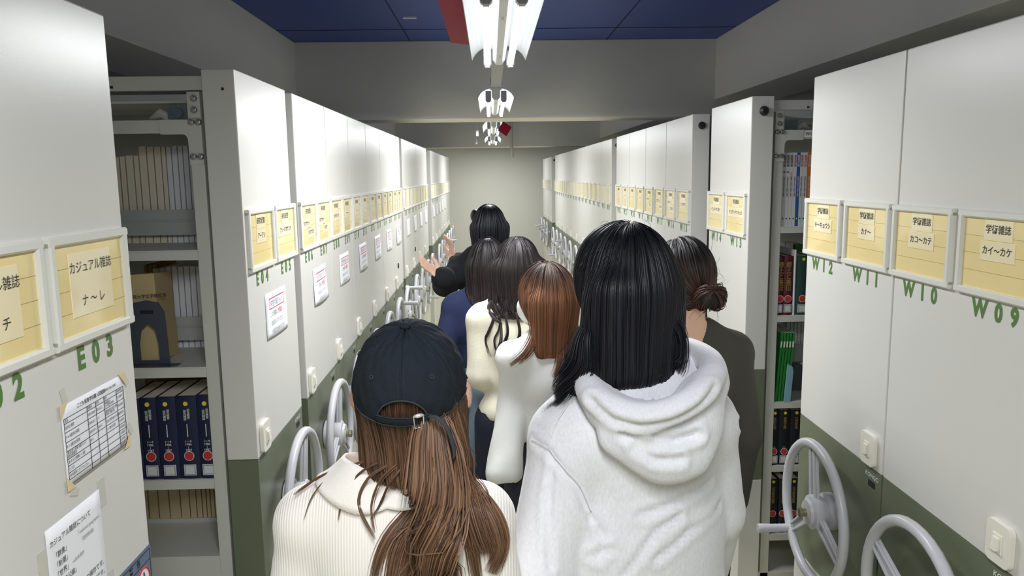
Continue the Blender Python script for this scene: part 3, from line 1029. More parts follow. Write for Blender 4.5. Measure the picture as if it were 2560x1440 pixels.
for z, t in ((.041, '備考'), (.030, '継続雑誌名\n3･4･5歳児の保育'), (.015, '継続前誌名:幼児と保育\n新幼児と保育 0歳'), (.0, '幼児と保育 0歳からの保育'), (-.0135, '0･1･2歳児の保育')):
    text('lettering', t, .0056, INK, s1, (.029, -.0022, z), align='LEFT', sx=.72)
for z, t in ((.041, '保存期間'),) + tuple((zz, '永年保存') for zz in (.03, .015, 0, -.0135, -.0255, -.0365, -.0475, -.057)):
    text('lettering', t, .0056, INK, s1, (.0735, -.0022, z), align='LEFT', sx=.85)
for sx_, sz_ in ((-1, 1), (1, 1), (1, -1), (-1, -1)):
    t = MB().prism([(sx_ * .106, sz_ * .07), (sx_ * .084, sz_ * .07), (sx_ * .106, sz_ * .046)], 1, -.0028, -.0022)
    t.build('corner_tape', TAPE, s1)
for (xx, zz, a) in ((-.09, .082, .5), (.112, .052, .3), (.113, -.04, .2), (-.085, -.078, -.4)):
    t = MB().box(-.012, .012, -.0012, -.0004, -.006, .006).build('tape_strip', CLEARTAPE, s1)
    t.location = (xx, 0, zz)
    t.rotation_euler = (0, a + pi / 4, 0)

s2 = sheet('notice_sheet', XL, 1.182, 1.176, .160, .218, 'white sheet listing casual magazines taped low on unit E03', warp=lambda u, v: .0)
text('lettering', 'カジュアル雑誌について', .0115, INK, s2, (-.014, -.0022, .083), sx=.95)
for k, t in enumerate(('「群像」', '「新潮」', '「世界」', '「中央公論」', '「文芸春秋」')):
    text('lettering', t, .0115, INK, s2, (-.066, -.0022, .06 - .0155 * k), align='LEFT', sx=.9)
text('lettering', '→永年保存', .0075, GREYINK, s2, (-.02, -.0022, .029), align='LEFT')
text('lettering', '「national geographic」', .008, GREYINK, s2, (.040, -.0022, .066))
text('lettering', '「芸術新潮」', .008, GREYINK, s2, (.032, -.0022, .051))
text('lettering', 'は５年間の保存です。', .0115, INK, s2, (.025, -.0022, -.017), sx=.95)
text('lettering', 'は３年間の保存です。', .0115, INK, s2, (.025, -.0022, -.033), sx=.95)
for (xx, zz, hh, ww) in ((.084, .098, .05, .012), (.084, -.07, .05, .014), (-.084, .06, .05, .012), (-.084, -.07, .05, .012)):
    t = MB().box(-ww, ww, -.0028, -.0024, -hh / 2, hh / 2).build('tape_strip', CLEARTAPE, s2)
    t.location = (xx + (.006 if xx > 0 else -.006), .0021, zz)

wp = empty('warning_plate', (XL, 1.33, 1.01), pi / 2)
tag(wp, 'slate blue warning plate with a barred red circle on unit E03', 'warning plate')
MB().box(-.097, .097, -.001, .0, -.095, .095).build('plate', WARN, wp)
L = MB()
for z in (.088, .068, -.088):
    L.box(-.092, .092, -.0014, -.001, z - .0008, z + .0008)
for x in (-.092, .092):
    L.box(x - .0008, x + .0008, -.0014, -.001, -.088, .088)
L.box(.03, .092, -.0014, -.001, .008, .0095)
L.build('plate_rules', WARNLINE, wp)
text('lettering', '警　告', .015, RUBBER, wp, (.03, -.0014, .078), bold=.02)
MB().prism([(-.014, .071), (.0, .071), (-.007, .084)], 1, -.0016, -.001).build('caution_triangle', YELLOW, wp)
sg = (.06, .04)
MB().lathe([(.024, -.0016), (.024, -.001)], (sg[0], 0, sg[1]), 1, 28).build('sign_disc', PAPER, wp)
n = 32
MB().tube([(sg[0] + .0225 * cos(2 * pi * k / n), -.0016, sg[1] + .0225 * sin(2 * pi * k / n)) for k in range(n)], .0018, 6, closed=True).build('sign_ring', REDSEAL, wp)
MB().prism([(sg[0] - .018, sg[1] + .0135), (sg[0] - .0155, sg[1] + .0165), (sg[0] + .018, sg[1] - .0135), (sg[0] + .0155, sg[1] - .0165)], 1, -.0026, -.0017).build('sign_bar', REDSEAL, wp)
MB().tube([(sg[0], -.0018, sg[1] + .015), (sg[0] + .003, -.0018, sg[1]), (sg[0] - .003, -.0018, sg[1] - .015)], .0022, 6).build('figure_symbol', STEELBLUE, wp)

for i in list(range(1, 8)) + [8, 9, 10, 11, 12, 13, 14, 15, 16]:
    a, b_ = Eu[i]
    yc = (a + b_) / 2 + (.008 if i == 1 else .03)
    amp = [.006, .004, .01, .003, .008][i % 5]
    s = sheet('notice_sheet', XL, yc, 1.39, .226, .138,
              'white notice with a red box taped under cards E%02d and E%02d' % (2 + 2 * i, 3 + 2 * i), 'notices taped along row E',
              warp=(lambda u, v, amp=amp: amp * (1 - v) * (.3 + .7 * abs(sin(2.6 * u)))), tilt=radians(random.uniform(-1.5, 1.5)))
    if i <= 7:
        yo = -amp * .55 - .0022
        R = MB()
        for z in (.052, .021):
            R.box(-.078, .078, yo + .0, yo + .0006, z - .0009, z + .0009)
        for xx in (-.078, .078):
            R.box(xx - .0009, xx + .0009, yo, yo + .0006, .021, .052)
        R.build('red_box', REDINK, s)
        text('lettering', '学生の皆さんへ', .022, GREYINK, s, (0, yo, .035), sx=.85)
        text('lettering', 'この棚は', .018, GREYINK, s, (-.035, yo - amp * .2, .003))
        text('lettering', '閉架', .02, PINKINK, s, (.032, yo - amp * .2, .003), bold=.02)
        text('lettering', '触らないでください', .018, GREYINK, s, (0, yo - amp * .35, -.024), sx=.8)
        text('lettering', '利用は出納のみです', .018, GREYINK, s, (0, yo - amp * .5, -.05), sx=.8)

# ------------------------------------------------------------------ people: signed-distance bodies
RNG = np.random.default_rng(7)
SKIN = mat('skin', (228, 184, 160), .5, var=.04, vscale=20)
LIPS = mat('lips', (190, 110, 105), .45)
EYEW = mat('eye_white', (235, 232, 228), .2)
EYED = mat('eye_iris', (40, 28, 22), .15)


def A(*v):
    return np.array(v, float)


def rc(a, b, ra, rb):
    return ('rc', np.asarray(a, float), np.asarray(b, float), ra, rb)


def el(c, r, R=None):
    return ('el', np.asarray(c, float), np.asarray(r, float), np.eye(3) if R is None else R)


def pd(p, prim):
    if prim[0] == 'rc':
        _, a, b, ra, rb = prim
        ba = b - a
        t = np.clip(((p - a) @ ba) / max(ba @ ba, 1e-9), 0, 1)
        return np.linalg.norm(p - a - t[..., None] * ba, axis=-1) - (ra + t * (rb - ra))
    _, c, r, R = prim
    q = (p - c) @ R
    k0 = np.linalg.norm(q / r, axis=-1)
    k1 = np.linalg.norm(q / r ** 2, axis=-1)
    return k0 * (k0 - 1) / np.maximum(k1, 1e-9)


def pbox(prim):
    if prim[0] == 'rc':
        _, a, b, ra, rb = prim
        r = max(ra, rb)
        return np.minimum(a, b) - r, np.maximum(a, b) + r
    _, c, r, R = prim
    e = np.abs(R) @ r
    return c - e, c + e


def smin(a, b, k):
    h = np.clip(.5 + .5 * (b - a) / k, 0, 1)
    return b + (a - b) * h - k * h * (1 - h)


class Sdf:
    def __init__(s, prims, k=.03, cuts=(), subs=(), arms=(), ka=.014):
        s.body, s.arms, s.ka = list(prims), list(arms), ka
        s.p, s.k, s.cuts, s.subs = s.body + s.arms, k, list(cuts), list(subs)

    def __call__(s, P):
        d = np.full(P.shape[:-1], .5)
        for q in s.body:
            d = smin(d, pd(P, q), s.k)
        for c, n in s.cuts:
            d = np.maximum(d, (P - c) @ n)
        for q in s.arms:
            d = smin(d, pd(P, q), s.ka)
        for q in s.subs:
            d = np.maximum(d, -pd(P, q))
        return d

    def grad(s, P, e=.002):
        g = np.stack([s(P + A(*[e if i == j else 0 for j in range(3)])) - s(P - A(*[e if i == j else 0 for j in range(3)])) for i in range(3)], -1)
        return g / np.maximum(np.linalg.norm(g, axis=-1, keepdims=True), 1e-9)

    def nets(s, h):
        B = [pbox(q) for q in s.p]
        lo = np.min([b[0] for b in B], 0) - 3 * h
        hi = np.max([b[1] for b in B], 0) + 3 * h
        n = np.ceil((hi - lo) / h).astype(int) + 1
        D = np.full(tuple(n), .5, np.float32)
        ax = [lo[i] + h * np.arange(n[i]) for i in range(3)]
        def put(q, k):
            a, b = pbox(q)
            i0 = np.clip(((a - k - .02 - lo) / h).astype(int), 0, n - 1)
            i1 = np.clip(((b + k + .02 - lo) / h).astype(int) + 2, 1, n)
            sl = tuple(slice(i0[i], i1[i]) for i in range(3))
            P = np.stack(np.meshgrid(*[ax[i][sl[i]] for i in range(3)], indexing='ij'), -1)
            D[sl] = smin(D[sl], pd(P, q), k)
        for q in s.body:
            put(q, s.k)
        for c, nn in s.cuts:
            for i in range(3):
                if abs(nn[i]) > 1e-9:
                    break
            P = np.stack(np.meshgrid(*ax, indexing='ij'), -1)
            np.maximum(D, ((P - c) @ nn).astype(np.float32), out=D)
        for q in s.arms:
            put(q, s.ka)
        for q in s.subs:
            P = np.stack(np.meshgrid(*ax, indexing='ij'), -1)
            D = np.maximum(D, -pd(P, q))
        return nets(D, lo, h)


def nets(D, lo, h):
    """naive surface nets"""
    S = D < 0
    nx_, ny_, nz_ = D.shape
    cnt = np.zeros((nx_ - 1, ny_ - 1, nz_ - 1), np.int8)
    cor = [(i, j, k) for i in (0, 1) for j in (0, 1) for k in (0, 1)]
    for (i, j, k) in cor:
        cnt += S[i:nx_ - 1 + i, j:ny_ - 1 + j, k:nz_ - 1 + k]
    act = (cnt > 0) & (cnt < 8)
    idx = np.argwhere(act)
    num = np.full(act.shape, -1, np.int64)
    num[act] = np.arange(len(idx))
    val = {c: D[idx[:, 0] + c[0], idx[:, 1] + c[1], idx[:, 2] + c[2]] for c in cor}
    acc = np.zeros((len(idx), 3))
    n = np.zeros(len(idx))
    for c in cor:
        for ax in range(3):
            if c[ax] == 0:
                e = list(c)
                e[ax] = 1
                e = tuple(e)
                a, b = val[c], val[e]
                m = (a < 0) != (b < 0)
                t = np.where(m, a / np.where(m, a - b, 1), 0)
                p = np.array(c, float)[None, :].repeat(len(idx), 0)
                p[:, ax] += t
                acc += p * m[:, None]
                n += m
    V = lo + h * (idx + acc / np.maximum(n, 1)[:, None])
    Q = []
    for ax in range(3):
        o1, o2 = [(1, 2), (2, 0), (0, 1)][ax]
        sl0 = [slice(None)] * 3
        sl1 = [slice(None)] * 3
        sl0[ax] = slice(0, -1)
        sl1[ax] = slice(1, None)
        s0, s1 = S[tuple(sl0)], S[tuple(sl1)]
        E_ = np.argwhere(s0 != s1)
        lim = np.array(D.shape) - 1
        ok = (E_[:, o1] > 0) & (E_[:, o2] > 0) & (E_[:, o1] < lim[o1]) & (E_[:, o2] < lim[o2])
        E_ = E_[ok]
        fl = s0[tuple(E_.T)]

        def cell(d1, d2):
            q = E_.copy()
            q[:, o1] += d1
            q[:, o2] += d2
            return num[tuple(q.T)]
        quad = np.stack([cell(-1, -1), cell(0, -1), cell(0, 0), cell(-1, 0)], 1)
        quad[~fl] = quad[~fl][:, ::-1]
        Q.append(quad)
    Q = np.concatenate(Q)
    Q = Q[(Q >= 0).all(1)]
    return V, Q


def relax(V, Q, it=2, f=.5):
    for _ in range(it):
        acc = np.zeros_like(V)
        c = np.zeros(len(V))
        for a, b in ((0, 1), (1, 2), (2, 3), (3, 0)):
            np.add.at(acc, Q[:, a], V[Q[:, b]])
            np.add.at(acc, Q[:, b], V[Q[:, a]])
            np.add.at(c, Q[:, a], 1)
            np.add.at(c, Q[:, b], 1)
        V = V * (1 - f) + f * acc / np.maximum(c, 1)[:, None]
    return V


def vnormals(V, Q):
    n = np.cross(V[Q[:, 2]] - V[Q[:, 0]], V[Q[:, 3]] - V[Q[:, 1]])
    N = np.zeros_like(V)
    for i in range(4):
        np.add.at(N, Q[:, i], n)
    return N / np.maximum(np.linalg.norm(N, axis=1, keepdims=True), 1e-12)


def np_mesh(name, V, Q, material, parent, tint=None, smooth=True):
    me = bpy.data.meshes.new(name)
    k = Q.shape[1]
    me.vertices.add(len(V))
    me.vertices.foreach_set('co', np.ascontiguousarray(V, np.float32).ravel())
    me.loops.add(len(Q) * k)
    me.loops.foreach_set('vertex_index', np.ascontiguousarray(Q, np.int32).ravel())
    me.polygons.add(len(Q))
    me.polygons.foreach_set('loop_start', np.arange(0, len(Q) * k, k, dtype=np.int32))
    me.polygons.foreach_set('loop_total', np.full(len(Q), k, np.int32))
    me.polygons.foreach_set('use_smooth', np.full(len(Q), smooth))
    me.update(calc_edges=True)
    if tint is not None:
        at = me.attributes.new('tint', 'FLOAT', 'POINT')
        at.data.foreach_set('value', np.ascontiguousarray(tint, np.float32))
    o = obj(name, me, material)
    if parent is not None:
        o.parent = parent
        o.matrix_parent_inverse = parent.matrix_world.inverted()
    return o


def folds(V, N, amp, seed, sc=(26, 26, 9), n=7):
    """gentle cloth folds: a few crossing waves along the normals"""
    g = np.random.default_rng(seed)
    d = np.zeros(len(V))
    for _ in range(n):
        kx = g.normal(size=3) * np.array(sc)
        d += np.sin(V @ kx + g.uniform(0, 6.28)) * g.uniform(.3, 1)
    d /= n * .4
    return V + N * (amp * d)[:, None]


def crease(V, N, lines, depth, width):
    """press grooves along polylines (world points)"""
    disp = np.zeros(len(V))
    for L_ in lines:
        L_ = np.asarray(L_)
        best = np.full(len(V), 9.)
        for a, b in zip(L_[:-1], L_[1:]):
            ba = b - a
            t = np.clip(((V - a) @ ba) / max(ba @ ba, 1e-9), 0, 1)
            best = np.minimum(best, np.linalg.norm(V - a - t[:, None] * ba, axis=1))
        disp += -depth * np.exp(-(best / width) ** 2) + .55 * depth * np.exp(-((best - 2.1 * width) / (1.1 * width)) ** 2)
    return V + N * disp[:, None]


def on_surface(sdf, pts, off=0., far=6., start=.7):
    """march camera rays through pixels onto a surface: world points"""
    out = []
    for px, py in pts:
        d = ray(px, py)
        d = d / np.linalg.norm(d)
        t = start
        for _ in range(90):
            v = float(sdf((CAM + d * t)[None])[0]) - off
            t += max(v * .8, .0004)
            if v < .0006 or t > far:
                break
        out.append(CAM + d * t)
    return np.array(out)


def resample(P, n):
    P = np.asarray(P, float)
    s = np.concatenate([[0], np.cumsum(np.linalg.norm(np.diff(P, axis=0), axis=1))])
    # smooth with Catmull-Rom style cubic through the knots
    t = np.linspace(0, s[-1], n)
    i = np.clip(np.searchsorted(s, t, 'right') - 1, 0, len(P) - 2)
    u = ((t - s[i]) / np.maximum(s[i + 1] - s[i], 1e-9))[:, None]
    p0, p1, p2, p3 = P[np.maximum(i - 1, 0)], P[i], P[i + 1], P[np.minimum(i + 2, len(P) - 1)]
    return .5 * (2 * p1 + (p2 - p0) * u + (2 * p0 - 5 * p1 + 4 * p2 - p3) * u ** 2 + (3 * p1 - p0 - 3 * p2 + p3) * u ** 3)


def rotz(a):
    c, s = cos(a), sin(a)
    return np.array([[c, -s, 0], [s, c, 0], [0, 0, 1.]])


def rotx(a):
    c, s = cos(a), sin(a)
    return np.array([[1, 0, 0], [0, c, -s], [0, s, c]])


# a relaxed hand, built once: wrist at origin, fingers along +y, palm facing -z, thumb towards +x
def hand_prims(curl):
    pr = [el((0, .045, 0), (.036, .05, .014)), rc((0, -.035, 0), (0, .02, 0), .023, .027), rc((.012, .02, -.004), (.03, .05, -.01), .018, .012)]
    for x, L_, r in ((.027, .072, .0085), (.009, .08, .009), (-.009, .074, .0085), (-.026, .058, .0075)):
        p = A(x * .92, .084, 0)
        a = 0.12
        for seg in (.45, .31, .24):
            q = p + L_ * seg * A(x * 1.2, cos(a), -sin(a))
            pr.append(rc(p, q, r, r * .9))
            p, a = q, a + curl
        r *= .9
    pr += [rc((.03, .04, -.008), (.052, .072, -.018), .0125, .0105), rc((.052, .072, -.018), (.058, .102, -.026), .0102, .0085)]
    return pr


_hands = {}


def hand_mesh(curl):
    if curl not in _hands:
        V, Q = Sdf(hand_prims(curl), .008).nets(.0042)
        _hands[curl] = (relax(V, Q, 1, .3), Q)
    return _hands[curl]


def place_hand(wrist, fdir, palm, left, curl=.45, size=1.):
    """fdir: direction of the fingers, palm: direction the palm faces; thumb side from the hand"""
    V, Q = hand_mesh(curl)
    V = V * size
    y = fdir / np.linalg.norm(fdir)
    z = -(palm - y * (palm @ y))
    z /= np.linalg.norm(z)
    x = np.cross(y, z)
    if left:
        V = V * A(-1, 1, 1)
        Q = Q[:, ::-1]
    return wrist + V[:, :1] * x + V[:, 1:2] * y + V[:, 2:] * z, Q


class Person:
    def __init__(s, label, x, y, h, yaw=0., hyaw=0., hpitch=0., hoff=(0, 0, 0), arms=None, width=1., res=.012, group='students filing down the corridor', lean=0., shz=.79, nz=.83):
        s.h, s.res = h, res
        s.o = A(x, y, 0)
        s.R = rotz(radians(yaw))
        s.root = empty('person', (x, y, 0), radians(yaw))
        bpy.context.view_layer.update()
        tag(s.root, label, 'person', group)
        s.lean, s.nz = lean, nz
        W = s.W
        s.HC = W(0, .012, h - .108) + A(*hoff)
        s.HR = rotz(radians(yaw + hyaw)) @ rotx(radians(hpitch))
        k = h / 1.6
        s.k = k
        sw = .152 * k * width
        s.sh = {'L': W(-sw, -.005, shz * h), 'R': W(sw, -.005, shz * h)}
        s.el, s.wr = {}, {}
        for sd, sg in (('L', -1), ('R', 1)):
            a = (arms or {}).get(sd)
            s.el[sd] = A(*a[0]) if a else W(sg * (sw + .045), -.02, .628 * h)
            s.wr[sd] = A(*a[1]) if a else W(sg * (sw + .05), .04, .485 * h)
        s.hip = {'L': W(-.085 * k, 0, .51 * h), 'R': W(.085 * k, 0, .51 * h)}
        s.kn = {'L': W(-.082 * k, .012, .285 * h), 'R': W(.082 * k, .012, .285 * h)}
        s.an = {'L': W(-.082 * k, -.01, .055 * h), 'R': W(.082 * k, -.01, .055 * h)}
        s.toe = {'L': W(-.095 * k, .13, .026), 'R': W(.095 * k, .13, .026)}
        s.neck0 = W(0, -.018, .835 * h)

    def W(s, x, y, z):
        return s.o + s.R @ A(x, y + s.lean * z / s.h, z)

    def H(s, x, y, z):
        return s.HC + s.HR @ A(x, y, z)

    def torso(s, e=0., bust=.0):
        h, k, W = s.h, s.k, s.W
        return [el(W(0, .0, .735 * h), (.148 * k + e, .098 * k + e, .15 * k + e), s.R),
                rc(s.sh['L'], s.sh['R'], .05 * k + e * .8, .05 * k + e * .8),
                rc(W(-.05 * k, -.015, s.nz * h), W(.05 * k, -.015, s.nz * h), .034 * k + e * .7, .034 * k + e * .7),
                rc(W(-.05 * k, -.015, s.nz * h), s.sh['L'], .034 * k + e * .7, .044 * k + e * .8), rc(W(.05 * k, -.015, s.nz * h), s.sh['R'], .034 * k + e * .7, .044 * k + e * .8),
                el(W(0, .0, .63 * h), (.125 * k + e, .09 * k + e, .13 * k), s.R),
                el(W(0, -.005, .54 * h), (.155 * k + e, .108 * k + e, .105 * k), s.R),
                el(W(-.07 * k, .07, .72 * h), (.06 * k + e * .5,) * 3, s.R), el(W(.07 * k, .07, .72 * h), (.06 * k + e * .5,) * 3, s.R)]

    def arm(s, sd, e=0., flare=0., upto=1.):
        k = s.k
        w = s.el[sd] + (s.wr[sd] - s.el[sd]) * upto
        return [rc(s.sh[sd], s.el[sd], .046 * k + e, .038 * k + e), rc(s.el[sd], w, .037 * k + e, .026 * k + e + flare)]

    def leg(s, sd, e=0., fl=0.):
        k = s.k
        return [rc(s.hip[sd], s.kn[sd], .082 * k + e, .055 * k + e + fl * .5), rc(s.kn[sd], s.an[sd], .054 * k + e + fl * .5, .037 * k + e + fl)]

    def head_prims(s):
        H, R = s.H, s.HR
        return [el(H(0, -.012, .018), (.074, .092, .088), R), el(H(0, .028, -.03), (.06, .066, .075), R),
                rc(H(-.02, .055, -.085), H(.02, .055, -.085), .02, .02), rc(H(-.05, .0, -.05), H(-.018, .055, -.08), .02, .018), rc(H(.05, .0, -.05), H(.018, .055, -.08), .02, .018),
                rc(H(0, .092, -.002), H(0, .108, -.03), .008, .011), rc(H(-.014, .094, -.032), H(.014, .094, -.032), .008, .008),
                rc(H(-.02, .088, -.058), H(.02, .088, -.058), .008, .008),
                rc(H(-.045, .078, .02), H(.045, .078, .02), .012, .012),
                el(H(-.078, -.008, -.012), (.008, .02, .03), R), el(H(.078, -.008, -.012), (.008, .02, .03), R)]

    def body(s, hands=None, extra=()):
        pr = s.head_prims() + list(extra) + [rc(s.neck0 + A(0, 0, -.03), s.HC + s.HR @ A(0, -.02, -.05), .053 * s.k, .05)]
        pr += s.torso()
        for sd in 'LR':
            pr += s.arm(sd) + s.leg(sd) + [rc(s.an[sd] + A(0, 0, -.01), s.toe[sd], .034, .024)]
        V, Q = Sdf(pr, .022).nets(s.res)
        Vs, Qs = [relax(V, Q, 1, .4)], [Q]
        n = len(V)
        for sd in 'LR':
            fd = s.wr[sd] - s.el[sd]
            palm = s.R @ A(1 if sd == 'L' else -1, .2, 0)
            curl, size = .45, 1.
            if hands and sd in hands:
                fd, palm, curl = hands[sd][:3]
                size = hands[sd][3] if len(hands[sd]) > 3 else 1.
            hv, hq = place_hand(s.wr[sd], np.asarray(fd, float), np.asarray(palm, float), sd == 'L', curl, size)
            Vs.append(hv)
            Qs.append(hq + n)
            n += len(hv)
        o = np_mesh('body', np.concatenate(Vs), np.concatenate(Qs), SKIN, s.root)
        for sg in (-1, 1):
            e = MB().lathe([(.001, .012), (.008, .009), (.0118, 0), (.008, -.009), (.001, -.012)], (0, 0, 0), 1, 10)
            p = np.array(e.v) @ s.HR.T + s.H(sg * .031, .079, .006)
            e.v = [tuple(q) for q in p]
            eo = e.build('eye', EYEW, s.root, smooth=True)
            eo.matrix_parent_inverse = s.root.matrix_world.inverted()
            e = MB().lathe([(.0055, .0118), (.004, .0128), (.001, .013)], (0, 0, 0), 1, 10)
            p = np.array(e.v) @ s.HR.T + s.H(sg * .031, .079, .006)
            e.v = [tuple(q) for q in p]
            io = e.build('iris', EYED, eo, smooth=True)
        m = MB().lathe([(.001, .006), (.004, .004), (.0055, 0), (.004, -.004), (.001, -.006)], (0, 0, 0), 1, 8)
        p = (np.array(m.v) * A(3.6, 1, .9)) @ s.HR.T + s.H(0, .094, -.058)
        m.v = [tuple(q) for q in p]
        mo = m.build('mouth', LIPS, s.root, smooth=True)
        mo.matrix_parent_inverse = s.root.matrix_world.inverted()
        return o

    def garment(s, name, prims, material, k=.035, cuts=(), subs=(), arms=(), fold=.003, seed=1, sc=(26, 26, 9), creases=None, cd=.006, cw=.008, res=None, smooth_it=2):
        sd = Sdf(prims, k, cuts, subs, arms)
        V, Q = sd.nets(res or s.res)
        V = relax(V, Q, smooth_it, .5)
        N = vnormals(V, Q)
        if fold:
            V = folds(V, N, fold, seed, sc)
        if creases:
            V = crease(V, vnormals(V, Q), creases, cd, cw)
        np_mesh(name, V, Q, material, s.root)
        return sd

    def top(s, name, material, e=.014, hem=.52, sleeve=1., flare=.006, neck=.02, extra=(), cuff=(), **kw):
        sl = sleeve if isinstance(sleeve, tuple) else (sleeve, sleeve)
        pr = s.torso(e) + list(extra)
        ar = s.arm('L', e * .9, flare, sl[0]) + s.arm('R', e * .9, flare, sl[1])
        cuts = [(s.W(0, 0, hem * s.h), A(0, 0, -1))]
        nk = s.neck0 + A(0, 0, neck)
        subs = [rc(nk + s.R @ A(0, .03, .0), nk + s.R @ A(0, .04, .16), .056 * s.k, .08)] + list(cuff)
        return s.garment(name, pr, material, cuts=cuts, subs=subs, arms=ar, **kw)

    def trousers(s, material, e=.012, fl=.012, top=.6, name='trousers', **kw):
        pr = s.torso(.004)[5:7] + s.leg('L', e, fl) + s.leg('R', e, fl)
        cuts = [(s.W(0, 0, top * s.h), A(0, 0, 1)), (A(0, 0, .03), A(0, 0, -1))]
        return s.garment(name, pr, material, k=.02, cuts=cuts, **kw)

    def shoes(s, material):
        for sd in 'LR':
            a, t = s.an[sd], s.toe[sd]
            dirf = s.R @ A(0, 1, 0)
            heel = A(a[0], a[1], .034) - dirf * .035
            V, Q = Sdf([rc(heel, t + A(0, 0, .012), .042, .036), rc(heel + A(0, 0, .01), a + A(0, 0, .03), .042, .044)], .02, [(A(0, 0, .002), A(0, 0, -1))]).nets(.009)
            np_mesh('shoe', relax(V, Q, 1), Q, material, s.root)


# ---- hair
def ribbons(P, Wd, Nrm, twist, tint):
    """P (n,m,3) strands -> ridged ribbons"""
    n, m, _ = P.shape
    T = np.gradient(P, axis=1)
    T /= np.maximum(np.linalg.norm(T, axis=-1, keepdims=True), 1e-9)
    S = np.cross(T, Nrm)
    S /= np.maximum(np.linalg.norm(S, axis=-1, keepdims=True), 1e-9)
    O = np.cross(S, T)
    c, s_ = np.cos(twist)[:, None, None], np.sin(twist)[:, None, None]
    S, O = S * c + O * s_, O * c - S * s_
    w = Wd[..., None]
    V = np.stack([P - S * w, P + O * w * .7, P + S * w], 2).reshape(-1, 3)
    base = (np.arange(n)[:, None] * m + np.arange(m - 1)[None]) * 3
    b = base.ravel()
    Q = np.concatenate([np.stack([b, b + 1, b + 4, b + 3], 1), np.stack([b + 1, b + 2, b + 5, b + 4], 1)])
    tt = np.repeat(tint.reshape(n, m) if tint.ndim > 1 else np.repeat(tint[:, None], m, 1), 3, axis=1).ravel() if False else np.repeat((tint if tint.ndim > 1 else np.repeat(tint[:, None], m, 1)).ravel(), 3)
    return V, Q, tt


def flow_hair(shell, roots, crown, n_step, ds, zend, off=(.0, .006), flow=None, stick=1., wave=(0., 40.), seed=0, obst=None, crown_r=.1, inertia=.5, jit=.15):
    """comb strands over a shell: away from the crown, then down"""
    g = np.random.default_rng(seed)
    p = roots.copy()
    n = len(p)
    of = g.uniform(off[0], off[1], n)
    ze = zend if hasattr(zend, '__len__') else np.full(n, zend)
    d = np.zeros_like(p)
    out, nr = [], []
    for i in range(n_step):
        v = shell(p)
        nrm = shell.grad(p)
        near = v < .03
        p = np.where(near[:, None], p - nrm * ((v - of) * (stick if i else 1.))[:, None], p)
        if obst is not None:
            vo = obst(p)
            m = vo < .004
            if m.any():
                go = obst.grad(p[m])
                p[m] += go * (.004 - vo[m])[:, None]
        out.append(p.copy())
        nr.append(np.where(near[:, None], nrm, nr[-1] if nr else nrm))
        rad = p - crown
        wgt = np.clip(1.3 - np.linalg.norm(rad, axis=1) / crown_r, 0, 1)[:, None]
        rad /= np.maximum(np.linalg.norm(rad, axis=1, keepdims=True), 1e-6)
        t = A(0, 0, -1) * (1 - wgt) + rad * wgt
        if flow is not None:
            t = t + flow(p, i / n_step)
        into = (t * nrm).sum(1)
        t = np.where((near & (into < 0))[:, None], t - nrm * into[:, None], t)
        t /= np.maximum(np.linalg.norm(t, axis=1, keepdims=True), 1e-6)
        d = t if i == 0 else d * inertia + t * (1 - inertia)
        d /= np.maximum(np.linalg.norm(d, axis=1, keepdims=True), 1e-6)
        go_on = (p[:, 2] > ze)[:, None]
        p = np.where(go_on, p + d * ds, p + d * ds * .02)
    P = np.stack(out, 1)
    Nn = np.stack(nr, 1)
    if wave[0]:
        ph = g.uniform(0, 6.28, n)[:, None]
        zz = P[..., 2]
        low = np.clip((wave[2] - zz) / .12, 0, 1)
        a = wave[0] * low
        P = P + np.stack([a * np.sin(zz * wave[1] + ph), a * np.cos(zz * wave[1] * .9 + ph) * .8, 0 * a], -1)
    return P, Nn


def clump(P, k, seed, amt=.6, start=.3):
    """pull strands towards random guides near their tips"""
    g = np.random.default_rng(seed)
    n, m, _ = P.shape
    gi = g.choice(n, min(k, n), False)
    mid = P[:, m // 2]
    near = np.empty(n, int)
    for a in range(0, n, 2000):
        dd = ((mid[a:a + 2000, None] - mid[gi][None]) ** 2).sum(-1)
        near[a:a + 2000] = gi[dd.argmin(1)]
    t = np.clip((np.linspace(0, 1, m) - start) / (1 - start), 0, 1)[None, :, None]
    dist = np.linalg.norm(P - P[near], axis=-1, keepdims=True)
    f = amt * t * (dist < .05)
    return P + (P[near] - P) * f


